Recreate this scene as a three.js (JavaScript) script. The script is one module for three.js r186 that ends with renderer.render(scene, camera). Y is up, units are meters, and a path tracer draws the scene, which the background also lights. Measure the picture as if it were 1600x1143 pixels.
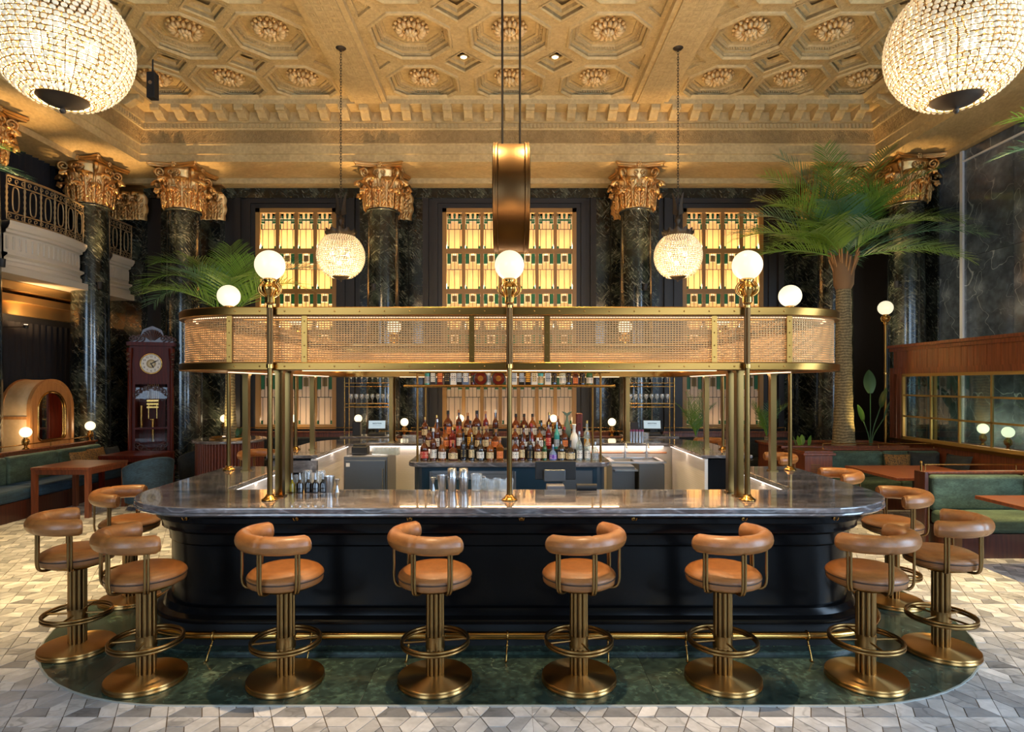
import * as THREE from 'three';
import { mergeGeometries, toCreasedNormals } from 'three/addons/utils/BufferGeometryUtils.js';
import { RoundedBoxGeometry } from 'three/addons/geometries/RoundedBoxGeometry.js';
import { RectAreaLightUniformsLib } from 'three/addons/lights/RectAreaLightUniformsLib.js';

// ---------------------------------------------------------------- camera, light, exposure
RectAreaLightUniformsLib.init();
const scene = new THREE.Scene();
scene.background = new THREE.Color(0x000000);
const FOCAL = 940, HORIZON = 600, MIDDLE = 796, EYE = 2.0;          // pixels of the 1600 x 1143 frame; metres
const camera = new THREE.PerspectiveCamera(2 * Math.atan(571.5 / FOCAL) * 180 / Math.PI, 1600 / 1143, 0.05, 100);
camera.position.set(0, EYE, 0);
camera.lookAt(0, EYE, -10);
camera.setViewOffset(1600, 1143, 800 - MIDDLE, 571.5 - HORIZON, 1600, 1143);
camera.updateProjectionMatrix();
const renderer = new THREE.WebGLRenderer();
renderer.toneMapping = THREE.LinearToneMapping;
renderer.toneMappingExposure = 1.0;
renderer.shadowMap.enabled = true;

const WARM = [1, 0.70, 0.39], AMBER = [1, 0.6, 0.25], DAY = [0.54, 0.75, 1];
function rgb(c) { return new THREE.Color().setRGB(c[0], c[1], c[2]); }
function areaLight(color, intensity, w, h, [x, y, d], [tx, ty, td]) {
  const l = new THREE.RectAreaLight(rgb(color), intensity, w, h);
  l.position.set(x, y, -d); l.lookAt(tx, ty, -td); scene.add(l); return l;
}
function pointLight(color, intensity, [x, y, d], radius = 0.1, parent = scene) {
  const l = new THREE.PointLight(rgb(color), intensity, 0, 2);
  l.position.set(x, y, -d); l.castShadow = true; l.shadow.radius = radius / 0.02; parent.add(l); return l;
}
function spotLight(color, intensity, [x, y, d], [tx, ty, td], angle, blend = 0.5, radius = 0.05) {
  const l = new THREE.SpotLight(rgb(color), intensity, 0, angle, blend, 2);
  l.position.set(x, y, -d); l.target.position.set(tx, ty, -td); l.castShadow = true; l.shadow.radius = radius / 0.02;
  scene.add(l); scene.add(l.target); return l;
}
// daylight: the tall windows of the street side, behind the camera, and of the right-hand wall beside it (their panes are built below)
areaLight(DAY, 6, 3.4, 4.2, [4.6, 3.5, -3.8], [4.6, 3.5, 10]);
areaLight(DAY, 5, 3.4, 4.2, [-4.6, 3.5, -3.8], [-4.6, 3.5, 10]);
areaLight(DAY, 12, 3.4, 4.2, [8.1, 3.3, 1.2], [-8, 3.3, 1.2]);
// ---------------------------------------------------------------- helpers
let seed = 20240611;
function rnd() { seed = (seed * 1664525 + 1013904223) >>> 0; return seed / 4294967296; }
const rr = (a, b) => a + (b - a) * rnd();
const PI = Math.PI, TAU = Math.PI * 2;
const used = new Map();
function numbered(name) {
  const n = used.get(name) || 0; used.set(name, n + 1);
  return n ? `${name}_${String(n).padStart(3, '0')}` : name;
}
const spot = (px, py, d) => [(px - MIDDLE) * d / FOCAL, EYE + (HORIZON - py) * d / FOCAL, d];   // where a point seen in the frame stands, at its depth in metres
function tag(o, label, category, group, kind) {
  if (label) o.userData.label = label;
  if (category) o.userData.category = category;
  if (group) o.userData.group = group;
  if (kind) o.userData.kind = kind;
  return o;
}
function shadows(m) { m.castShadow = true; m.receiveShadow = true; return m; }
function part(parent, name, geo, mat, label) {
  const m = shadows(new THREE.Mesh(geo, mat)); m.name = name; parent.add(m);
  if (label) m.userData.label = label;
  return m;
}
function thing(name, label, category, [x, y, d] = [0, 0, 0], turn = 0, group) {
  const o = new THREE.Group(); o.name = numbered(name); o.position.set(x, y, -d); o.rotation.y = turn; scene.add(o);
  return tag(o, label, category, group);
}
function single(name, geo, mat, label, category, [x, y, d] = [0, 0, 0], turn = 0, group) {
  const m = shadows(new THREE.Mesh(geo, mat)); m.name = numbered(name); m.position.set(x, y, -d); m.rotation.y = turn; scene.add(m);
  return tag(m, label, category, group);
}
function structure(name, geo, mat) {
  const m = geo ? shadows(new THREE.Mesh(geo, mat)) : new THREE.Group(); m.name = name; m.userData.kind = 'structure'; scene.add(m); return m;
}
function copyOf(o, label, [x, y, d], turn = 0, group) {
  const c = o.clone(); c.name = numbered(o.userData.base || o.name.replace(/_\d{3}$/, '')); c.userData = { ...o.userData };
  c.position.set(x, y, -d); c.rotation.y = turn; scene.add(c);
  return tag(c, label, null, group);
}
function merge(list) {
  list = list.filter(Boolean).map(g => {
    g = g.index ? g.toNonIndexed() : g;
    for (const k of Object.keys(g.attributes)) if (!['position', 'normal', 'uv', 'color'].includes(k)) g.deleteAttribute(k);
    if (!g.attributes.uv) g.setAttribute('uv', new THREE.BufferAttribute(new Float32Array(g.attributes.position.count * 2), 2));
    if (!g.attributes.normal) g.computeVertexNormals();
    return g;
  });
  return list.length === 1 ? list[0] : mergeGeometries(list);
}
// uv in metres, projected along the axis each face looks to in the thing's own space
function metric(geo, s = 1, ox = 0, oy = 0) {
  const g = geo.index ? geo.toNonIndexed() : geo, p = g.attributes.position, n = p.count, uv = new Float32Array(n * 2);
  const a = new THREE.Vector3(), b = new THREE.Vector3(), c = new THREE.Vector3();
  for (let i = 0; i < n; i += 3) {
    a.fromBufferAttribute(p, i); b.fromBufferAttribute(p, i + 1); c.fromBufferAttribute(p, i + 2);
    const nn = b.clone().sub(a).cross(c.clone().sub(a)), ax = Math.abs(nn.x), ay = Math.abs(nn.y), az = Math.abs(nn.z);
    [a, b, c].forEach((v, k) => {
      const [u, w] = ay >= ax && ay >= az ? [v.x, -v.z] : ax >= az ? [v.z, v.y] : [v.x, v.y];
      uv[(i + k) * 2] = (u + ox) * s; uv[(i + k) * 2 + 1] = (w + oy) * s;
    });
  }
  g.setAttribute('uv', new THREE.BufferAttribute(uv, 2)); return g;
}
const at = (g, x, y, z) => g.translate(x, y, z);
const box = (w, h, l, x = 0, y = 0, z = 0) => at(new THREE.BoxGeometry(w, h, l), x, y, z);
const rbox = (w, h, l, r, x = 0, y = 0, z = 0, seg = 2) => at(new RoundedBoxGeometry(w, h, l, seg, Math.min(r, w / 2.01, h / 2.01, l / 2.01)), x, y, z);
const cyl = (r0, r1, h, x = 0, y = 0, z = 0, seg = 20) => at(new THREE.CylinderGeometry(r0, r1, h, seg), x, y, z);
const ball = (r, x = 0, y = 0, z = 0, a = 20, b = 14) => at(new THREE.SphereGeometry(r, a, b), x, y, z);
const ring = (R, r, x = 0, y = 0, z = 0, rad = 8, seg = 40) => at(new THREE.TorusGeometry(R, r, rad, seg).rotateX(PI / 2), x, y, z);
const lathe = (pts, seg = 32) => new THREE.LatheGeometry(pts.map(p => new THREE.Vector2(p[0], p[1])), seg);
const v3 = p => p.isVector3 ? p : new THREE.Vector3(...p);
const tube = (pts, r, seg = 16, rad = 8, closed = false) => new THREE.TubeGeometry(new THREE.CatmullRomCurve3(pts.map(v3), closed, 'catmullrom', 0.5), seg, r, rad, closed);
function bar(a, b, r, rad = 8) {                                   // a straight round bar between two points
  a = v3(a); b = v3(b); const dir = b.clone().sub(a), g = new THREE.CylinderGeometry(r, r, dir.length(), rad);
  g.applyQuaternion(new THREE.Quaternion().setFromUnitVectors(new THREE.Vector3(0, 1, 0), dir.normalize()));
  return g.translate((a.x + b.x) / 2, (a.y + b.y) / 2, (a.z + b.z) / 2);
}
function shapeOf(pts, holes = []) {
  const s = new THREE.Shape(pts.map(p => new THREE.Vector2(p[0], p[1])));
  for (const h of holes) s.holes.push(new THREE.Path(h.map(p => new THREE.Vector2(p[0], p[1]))));
  return s;
}
// a level slab whose outline is given as (x, depth); its top may be rounded over
function slab(pts, y0, h, bevel = 0, holes = []) {
  const g = new THREE.ExtrudeGeometry(shapeOf(pts, holes), { depth: h - 2 * bevel, bevelEnabled: bevel > 0, bevelThickness: bevel, bevelSize: bevel, bevelOffset: -bevel, bevelSegments: 3, curveSegments: 8 });
  return g.rotateX(-PI / 2).translate(0, y0 + bevel, 0);
}
function roundedPath(x0, x1, d0, d1, r, seg = 10) {                // closed outline, (x, depth)
  const out = [], arc = (cx, cd, a0) => { for (let i = 0; i <= seg; i++) { const a = a0 + i / seg * PI / 2; out.push([cx + r * Math.cos(a), cd + r * Math.sin(a)]); } };
  arc(x1 - r, d1 - r, 0); arc(x0 + r, d1 - r, PI / 2); arc(x0 + r, d0 + r, PI); arc(x1 - r, d0 + r, PI * 1.5);
  return out;
}
// sweeps a profile [[outward, height], ...] along an outline of (x, depth); outward is to the right of the way the path goes
function sweep(path, profile, closed = true, crease = 0.5, vScale = 1) {
  const n = path.length, pos = [], uv = [];
  const dirs = path.map((p, i) => { const q = path[(i + 1) % n], l = Math.hypot(q[0] - p[0], q[1] - p[1]) || 1e-9; return [(q[0] - p[0]) / l, (q[1] - p[1]) / l, l]; });
  const mit = path.map((p, i) => {
    let a = dirs[(i - 1 + n) % n], b = dirs[i];
    if (!closed) { if (i === 0) a = b; if (i === n - 1) b = a; }
    const na = [a[1], -a[0]], nb = [b[1], -b[0]], k = 1 + na[0] * nb[0] + na[1] * nb[1];
    return [(na[0] + nb[0]) / k, (na[1] + nb[1]) / k];
  });
  const P = (i, j) => [path[i][0] + mit[i][0] * profile[j][0], profile[j][1], -(path[i][1] + mit[i][1] * profile[j][0])];
  let along = 0;
  const vs = [0]; for (let j = 1; j < profile.length; j++) vs.push(vs[j - 1] + Math.hypot(profile[j][0] - profile[j - 1][0], profile[j][1] - profile[j - 1][1]));
  for (let i = 0; i < (closed ? n : n - 1); i++) {
    const k = (i + 1) % n, next = along + dirs[i][2];
    for (let j = 0; j < profile.length - 1; j++) {
      const a = P(i, j), b = P(k, j), c = P(k, j + 1), e = P(i, j + 1);
      pos.push(...a, ...b, ...c, ...a, ...c, ...e);
      uv.push(along, vs[j], next, vs[j], next, vs[j + 1], along, vs[j], next, vs[j + 1], along, vs[j + 1]);
    }
    along = next;
  }
  const g = new THREE.BufferGeometry();
  g.setAttribute('position', new THREE.Float32BufferAttribute(pos, 3)); g.setAttribute('uv', new THREE.Float32BufferAttribute(uv, 2));
  return toCreasedNormals(g, crease);
}
function grid(nu, nv, f, crease = 0) {                              // a surface from f(u, v) -> [x, y, z]
  const pos = [], uv = [], idx = [];
  for (let j = 0; j <= nv; j++) for (let i = 0; i <= nu; i++) { pos.push(...f(i / nu, j / nv)); uv.push(i / nu, j / nv); }
  for (let j = 0; j < nv; j++) for (let i = 0; i < nu; i++) { const a = j * (nu + 1) + i, b = a + 1, c = a + nu + 1, e = c + 1; idx.push(a, b, e, a, e, c); }
  const g = new THREE.BufferGeometry(); g.setAttribute('position', new THREE.Float32BufferAttribute(pos, 3)); g.setAttribute('uv', new THREE.Float32BufferAttribute(uv, 2)); g.setIndex(idx);
  if (crease) return toCreasedNormals(g.toNonIndexed(), crease);
  g.computeVertexNormals(); return g.toNonIndexed();
}
function clipTo(poly, lo, hi, axis) {                               // keeps of a convex outline what lies between two values of x (axis 0) or depth (axis 1)
  for (const [v, s] of [[lo, 1], [hi, -1]]) {
    const out = [];
    for (let i = 0; i < poly.length; i++) {
      const a = poly[i], b = poly[(i + 1) % poly.length], ia = (a[axis] - v) * s >= 0, ib = (b[axis] - v) * s >= 0;
      if (ia) out.push(a);
      if (ia !== ib) { const t = (v - a[axis]) / (b[axis] - a[axis]); out.push([a[0] + (b[0] - a[0]) * t, a[1] + (b[1] - a[1]) * t]); }
    }
    poly = out;
  }
  return poly;
}
// ---------------------------------------------------------------- textures
function hash(x, y, s) { let h = (x * 374761393 + y * 668265263 + s * 974634777) | 0; h = Math.imul(h ^ (h >>> 13), 1274126177); return ((h ^ (h >>> 16)) >>> 0) / 4294967296; }
function vnoise(x, y, px, py, s) {
  const xi = Math.floor(x), yi = Math.floor(y), fx = x - xi, fy = y - yi, u = fx * fx * (3 - 2 * fx), v = fy * fy * (3 - 2 * fy);
  const X0 = ((xi % px) + px) % px, X1 = (X0 + 1) % px, Y0 = ((yi % py) + py) % py, Y1 = (Y0 + 1) % py;
  const a = hash(X0, Y0, s), b = hash(X1, Y0, s), c = hash(X0, Y1, s), d = hash(X1, Y1, s);
  return a + (b - a) * u + (c - a) * v + (a - b - c + d) * u * v;
}
function fbm(u, v, fx, fy, oct, s) {                                // tileable
  let t = 0, a = 0.5, w = 0;
  for (let o = 0; o < oct; o++) { t += a * vnoise(u * fx, v * fy, fx, fy, s + o * 17); w += a; a *= 0.5; fx *= 2; fy *= 2; }
  return t / w;
}
const ridge = (n, w) => Math.max(0, 1 - Math.abs(n - 0.5) / w);
const mix3 = (a, b, t) => [a[0] + (b[0] - a[0]) * t, a[1] + (b[1] - a[1]) * t, a[2] + (b[2] - a[2]) * t];
const cl = (x, a = 0, b = 1) => Math.max(a, Math.min(b, x));
function texture(w, h, f, repeat = [1, 1], color = true) {
  const data = new Uint8Array(w * h * 4);
  for (let j = 0; j < h; j++) for (let i = 0; i < w; i++) {
    const c = f((i + 0.5) / w, (j + 0.5) / h), k = (j * w + i) * 4;
    data[k] = cl(c[0], 0, 255); data[k + 1] = cl(c[1], 0, 255); data[k + 2] = cl(c[2], 0, 255); data[k + 3] = 255;
  }
  const t = new THREE.DataTexture(data, w, h, THREE.RGBAFormat);
  t.wrapS = t.wrapT = THREE.RepeatWrapping; t.repeat.set(...repeat); t.magFilter = THREE.LinearFilter; t.needsUpdate = true;
  if (color) t.colorSpace = THREE.SRGBColorSpace;
  return t;
}
function grey(w, h, f, repeat) { return texture(w, h, (u, v) => { const x = f(u, v) * 255; return [x, x, x]; }, repeat, false); }
const std = o => new THREE.MeshStandardMaterial(o), phys = o => new THREE.MeshPhysicalMaterial(o);

const T = {
  counter: texture(512, 512, (u, v) => {                            // grey stone, streaked
    const w = fbm(u, v, 4, 4, 4, 5), s = fbm(u + 0.12 * w, v + 0.1 * w, 3, 18, 5, 11), f = fbm(u, v, 40, 60, 3, 3), k = ridge(fbm(u + .05 * w, v, 3, 9, 4, 77), .03);
    let c = mix3([84, 82, 84], [166, 162, 164], cl((s - .3) * 2));
    c = mix3(c, [96, 84, 78], cl((w - .52) * 3)); c = mix3(c, [190, 188, 190], k * .45);
    return c.map(x => x * (.86 + .28 * f));
  }, [0.7, 0.7]),
  green: texture(512, 512, (u, v) => {                              // dark green floor marble
    const w = fbm(u, v, 4, 4, 5, 21), s = fbm(u + .3 * w, v + .2 * w, 6, 6, 5, 31), f = fbm(u, v, 60, 60, 2, 9);
    let c = mix3([34, 46, 41], [60, 77, 66], cl((s - .28) * 1.8));
    c = mix3(c, [110, 128, 96], ridge(fbm(u + .4 * w, v, 5, 5, 4, 41), .012) * .28);
    c = mix3(c, [150, 160, 130], ridge(fbm(u, v + .5 * w, 3, 4, 4, 51), .006) * .35);
    return c.map(x => x * (.6 + .8 * f));
  }, [0.6, 0.6]),
  dark: texture(1024, 1024, (u, v) => {                             // black-green marble with pale broken veins
    const w = fbm(u, v, 5, 5, 4, 61), m = fbm(u, v, 6, 4, 4, 71), f = fbm(u, v, 90, 60, 2, 8);
    const a = cl((fbm(u + v + .1 * w, v + .06 * w, 84, 30, 3, 81) - .57) * 5) * cl((m - .34) * 3), b = Math.max(cl((fbm(u - v + .1 * w, v, 70, 24, 3, 91) - .61) * 5) * cl((w - .4) * 3), .8 * ridge(fbm(u + v + .2 * w, v + .1 * w, 7, 5, 4, 95), .010));
    let c = mix3([14, 17, 15], [58, 64, 54], cl((fbm(u + .2 * w, v, 12, 8, 4, 101) - .35) * 2.4));
    c = mix3(c, [150, 150, 132], cl(a * .7)); c = mix3(c, [186, 182, 160], cl(b * .65));
    return c.map(x => x * (.8 + .4 * f));
  }, [0.55, 0.55]),
  blueSheenVein: texture(512, 512, (u, v) => {                          // black marble, long white veins; daylight sheen put in as blue-grey base
    const w = fbm(u, v, 3, 3, 4, 161), w2 = fbm(u, v, 4, 4, 4, 163), f = fbm(u, v, 40, 40, 2, 18);
    const a = ridge(fbm(u + .3 * w, v + .3 * w2, 5, 4, 3, 171), .008), b = ridge(fbm(u - .3 * w2, v + .2 * w, 8, 7, 3, 173), .006);
    let c = mix3([58, 68, 80], [128, 142, 156], cl((w2 - .35) * 2)); c = mix3(c, [170, 182, 190], cl(a * .8 + b * .45));
    return c.map(x => x * (.85 + .3 * f));
  }, [0.4, 0.4]),
  tile: texture(512, 512, (u, v) => {                               // veined floor marble, tinted tile by tile
    const w = fbm(u, v, 4, 4, 4, 121), s = fbm(u + .2 * w, v + .2 * w, 5, 9, 4, 131), k = ridge(fbm(u + .3 * w, v + .15 * w, 4, 6, 4, 141), .03);
    const x = 205 + 46 * (s - .5) * 2 - 52 * k * cl(w * 1.6) + 16 * (fbm(u, v, 60, 60, 2, 4) - .5);
    return [x, x, x * 1.005];
  }, [1, 1]),
  wood: texture(256, 512, (u, v) => {
    const w = fbm(u, v, 3, 2, 3, 201), s = fbm(u + .05 * w, v, 40, 3, 4, 211), r = .5 + .5 * Math.sin((u * 14 + w * 3.2) * TAU);
    return mix3([74, 34, 18], [138, 74, 40], cl(.2 + .55 * s + .22 * r)).map(x => x * (.88 + .24 * fbm(u, v, 90, 8, 2, 6)));
  }, [1.2, 0.6]),
  oak: texture(128, 256, (u, v) => mix3([150, 96, 50], [196, 138, 80], cl(.1 + .9 * fbm(u, v, 24, 3, 4, 217))), [1.2, .6]),
  leather: texture(256, 256, (u, v) => {
    const a = fbm(u, v, 6, 6, 5, 221), b = fbm(u, v, 50, 50, 2, 7);
    return mix3([122, 74, 33], [172, 111, 56], cl(.1 + a * .9)).map(x => x * (.94 + .12 * b));
  }, [3, 3]),
  grain: grey(256, 256, (u, v) => .5 * fbm(u, v, 40, 40, 3, 231) + .5 * fbm(u, v, 90, 90, 2, 233), [6, 6]),
  plaster: texture(512, 512, (u, v) => {
    const a = fbm(u, v, 4, 4, 4, 241), b = fbm(u, v, 40, 40, 3, 243);
    return mix3([170, 144, 96], [204, 180, 130], cl(a * .7 + b * .4)).map(x => x * (.94 + .1 * b));
  }, [0.6, 0.6]),
  relief: grey(512, 512, (u, v) => {                                // low foliage scrolls in plaster
    const a = fbm(u, v, 16, 16, 2, 251), b = fbm(u + .06 * a, v + .06 * a, 26, 26, 2, 253); return cl(.5 + .9 * (Math.abs(b - .5) * 2 - .35)) * .7 + .3 * a;
  }, [1.3, 1.3]),
  key: grey(64, 64, (u, v) => {                                     // fret cut in the beams
    const m = ['11111111', '10000001', '10111101', '10100101', '10110101', '10000101', '11111101', '00000001'];
    return m[Math.floor(v * 8)][Math.floor(u * 8)] === '1' ? 1 : 0.15;
  }, [7, 7]),
  brushed: grey(256, 64, (u, v) => .5 + .5 * (fbm(u, v, 6, 48, 2, 261) - .5) + .3 * (fbm(u, v, 5, 5, 3, 263) - .5), [1, 3]),
  patch: grey(256, 256, (u, v) => fbm(u, v, 6, 6, 5, 271), [1, 1]),
  velvet: texture(256, 256, (u, v) => { const a = fbm(u, v, 5, 5, 4, 281), b = fbm(u, v, 60, 60, 2, 283); const x = 150 + 90 * (a - .5) + 60 * (b - .5); return [x, x, x]; }, [1, 1]),
  spots: texture(256, 256, (u, v) => {
    const a = fbm(u, v, 14, 14, 2, 291), b = fbm(u, v, 30, 30, 2, 293); return mix3([134, 98, 46], [40, 26, 12], cl((Math.abs(a - .5) < .09 ? 1 : 0) * .9 + (b - .5) * .6));
  }, [2.2, 2.2]),
  weave: texture(128, 128, (u, v) => {
    const a = Math.sin(u * 32 * TAU) * Math.sin(v * 32 * TAU), b = fbm(u, v, 10, 10, 3, 301); return mix3([186, 150, 104], [222, 190, 146], cl(.5 + .4 * a + .5 * (b - .5)));
  }, [2, 2]),
  mosaic: grey(256, 256, (u, v) => { const r = Math.floor(v * 16), x = (u * 8 + (r % 2) * .5) % 1, y = (v * 16) % 1; return x < .06 || y < .1 ? .2 : .8 + .15 * hash(Math.floor(u * 8 + (r % 2) * .5) % 8, r, 7); }, [2.2, 2.2]),
  bark: texture(128, 256, (u, v) => {
    const r = Math.sin((v * 22 + .8 * fbm(u, v, 6, 6, 3, 311)) * TAU), f = fbm(u, v, 24, 40, 3, 313); return mix3([84, 72, 48], [168, 150, 110], cl(.4 + .28 * r + .7 * (f - .5)));
  }, [1, 1]),
};

const M = {
  brass: std({ color: rgb([.52, .29, .08]), metalness: 1, roughness: .22 }),
  brassSatin: std({ color: rgb([.27, .138, .033]), metalness: 1, roughness: .3, bumpMap: T.brushed, bumpScale: .0004 }),
  brassDark: std({ color: rgb([.30, .175, .062]), metalness: 1, roughness: .32, bumpMap: T.brushed, bumpScale: .0003 }),
  post: std({ color: rgb([.20, .118, .038]), metalness: 1, roughness: .28 }),
  bronze: std({ color: rgb([.13, .068, .026]), metalness: 1, roughness: .36, bumpMap: T.brushed, bumpScale: .0006 }),
  iron: std({ color: rgb([.055, .042, .03]), metalness: .7, roughness: .5 }),
  steel: std({ color: rgb([.55, .56, .58]), metalness: 1, roughness: .3 }),
  steelDark: std({ color: rgb([.14, .145, .15]), metalness: .8, roughness: .4 }),
  gilt: std({ color: rgb([.74, .47, .19]), metalness: .95, roughness: .3, bumpMap: T.grain, bumpScale: .002 }),
  giltPale: std({ color: rgb([.80, .58, .29]), metalness: .45, roughness: .42, bumpMap: T.grain, bumpScale: .002 }),
  plaster: std({ map: T.plaster, roughness: .75 }),
  plasterRelief: std({ map: T.plaster, roughness: .75, bumpMap: T.relief, bumpScale: .02 }),
  plasterFrieze: std({ map: T.plaster, color: rgb([.62, .55, .46]), roughness: .7, bumpMap: T.relief, bumpScale: .03 }),
  plasterKey: std({ map: T.plaster, roughness: .75, bumpMap: T.key, bumpScale: .012 }),
  stone: std({ color: rgb([.60, .55, .46]), roughness: .7, bumpMap: T.grain, bumpScale: .003 }),
  dark: phys({ map: T.dark, roughness: .2, clearcoat: .5, clearcoatRoughness: .08 }),
  blueSheenVein: phys({ map: T.blueSheenVein, roughness: .14, clearcoat: .6, clearcoatRoughness: .05 }),
  panel: std({ color: rgb([.016, .012, .009]), roughness: .5 }),
  curtain: std({ color: rgb([.012, .012, .016]), roughness: .95 }),
  counter: phys({ map: T.counter, roughness: .1, clearcoat: .6, clearcoatRoughness: .03 }),
  green: phys({ map: T.green, roughness: .26, clearcoat: .25, clearcoatRoughness: .12 }),
  tile: std({ map: T.tile, roughness: .34, vertexColors: true }),
  grout: std({ color: rgb([.11, .085, .06]), roughness: .9 }),
  black: phys({ color: rgb([.004, .004, .0045]), roughness: .2, specularIntensity: .32 }),
  blackMatte: std({ color: rgb([.012, .012, .013]), roughness: .6 }),
  navy: phys({ color: rgb([.010, .030, .048]), roughness: .3, clearcoat: .3 }),
  wood: phys({ map: T.wood, roughness: .38, clearcoat: .35, clearcoatRoughness: .2 }),
  woodRed: phys({ map: T.wood, color: rgb([.44, .15, .09]), roughness: .42, specularIntensity: .45 }),
  woodDark: phys({ map: T.wood, color: rgb([.30, .24, .26]), roughness: .4, clearcoat: .3 }),
  oak: std({ map: T.oak, roughness: .4 }),
  tambour: std({ map: T.wood, color: rgb([.62, .42, .52]), roughness: .5 }),
  leather: phys({ map: T.leather, roughness: .34, bumpMap: T.grain, bumpScale: .0012, clearcoat: .45, clearcoatRoughness: .28 }),
  seatMetal: phys({ color: rgb([.60, .35, .125]), metalness: 1, roughness: .36, anisotropy: .9, anisotropyRotation: PI / 2 }),
  piping: std({ color: rgb([.05, .025, .014]), roughness: .6 }),
  velvetGreen: phys({ map: T.velvet, color: rgb([.16, .27, .19]), roughness: .8, sheen: .6, sheenColor: rgb([.3, .42, .3]), sheenRoughness: .5 }),
  velvetBlue: phys({ map: T.velvet, color: rgb([.06, .15, .24]), roughness: .8, sheen: .5, sheenColor: rgb([.2, .3, .4]), sheenRoughness: .5 }),
  velvetDark: phys({ map: T.velvet, color: rgb([.05, .06, .06]), roughness: .85, sheen: .3 }),
  spots: std({ map: T.spots, roughness: .8 }),
  weave: std({ map: T.weave, roughness: .7 }),
  mosaic: std({ color: rgb([.78, .72, .66]), roughness: .4, bumpMap: T.mosaic, bumpScale: .003 }),
  bark: std({ map: T.bark, roughness: .85 }),
  fibre: std({ color: rgb([.20, .11, .05]), roughness: .9 }),
  leaf: phys({ color: rgb([.16, .31, .04]), roughness: .42, transmission: .25, thickness: 0 }),
  leafBlue: phys({ color: rgb([.10, .23, .13]), roughness: .4, transmission: .2, thickness: 0 }),
  leafDark: phys({ color: rgb([.03, .09, .025]), roughness: .5, transmission: .2, thickness: 0 }),
  soil: std({ color: rgb([.03, .022, .015]), roughness: .95 }),
  glass: phys({ color: 0xffffff, roughness: .02, transmission: 1, thickness: 0, ior: 1.5 }),
  drinkGlass: phys({ color: rgb([.9, .93, .95]), roughness: .09, transmission: .86, thickness: 0, ior: 1.6 }),
  mirror: std({ color: rgb([.78, .76, .7]), metalness: 1, roughness: .03 }),
  milk: std({ color: rgb([.4, .36, .28]), roughness: .3, emissive: rgb([1, .90, .62]), emissiveIntensity: .95 }),
  lampSmall: std({ color: rgb([.9, .85, .75]), roughness: .3, emissive: rgb([1, .84, .54]), emissiveIntensity: 1.5 }),
  led: std({ color: rgb([.9, .8, .7]), roughness: .5, emissive: rgb([1, .62, .36]), emissiveIntensity: 3 }),
  ledWhite: std({ color: rgb([.9, .9, .9]), roughness: .5, emissive: rgb([1, .86, .76]), emissiveIntensity: 2 }),
  strip: std({ color: rgb([.85, .9, .95]), metalness: .3, roughness: .25 }),
  edgeStone: std({ color: rgb([.30, .32, .30]), roughness: .4 }),
  white: std({ color: rgb([.75, .74, .72]), roughness: .6 }),
  paper: std({ color: rgb([.72, .66, .55]), roughness: .7 }),
};
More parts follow.
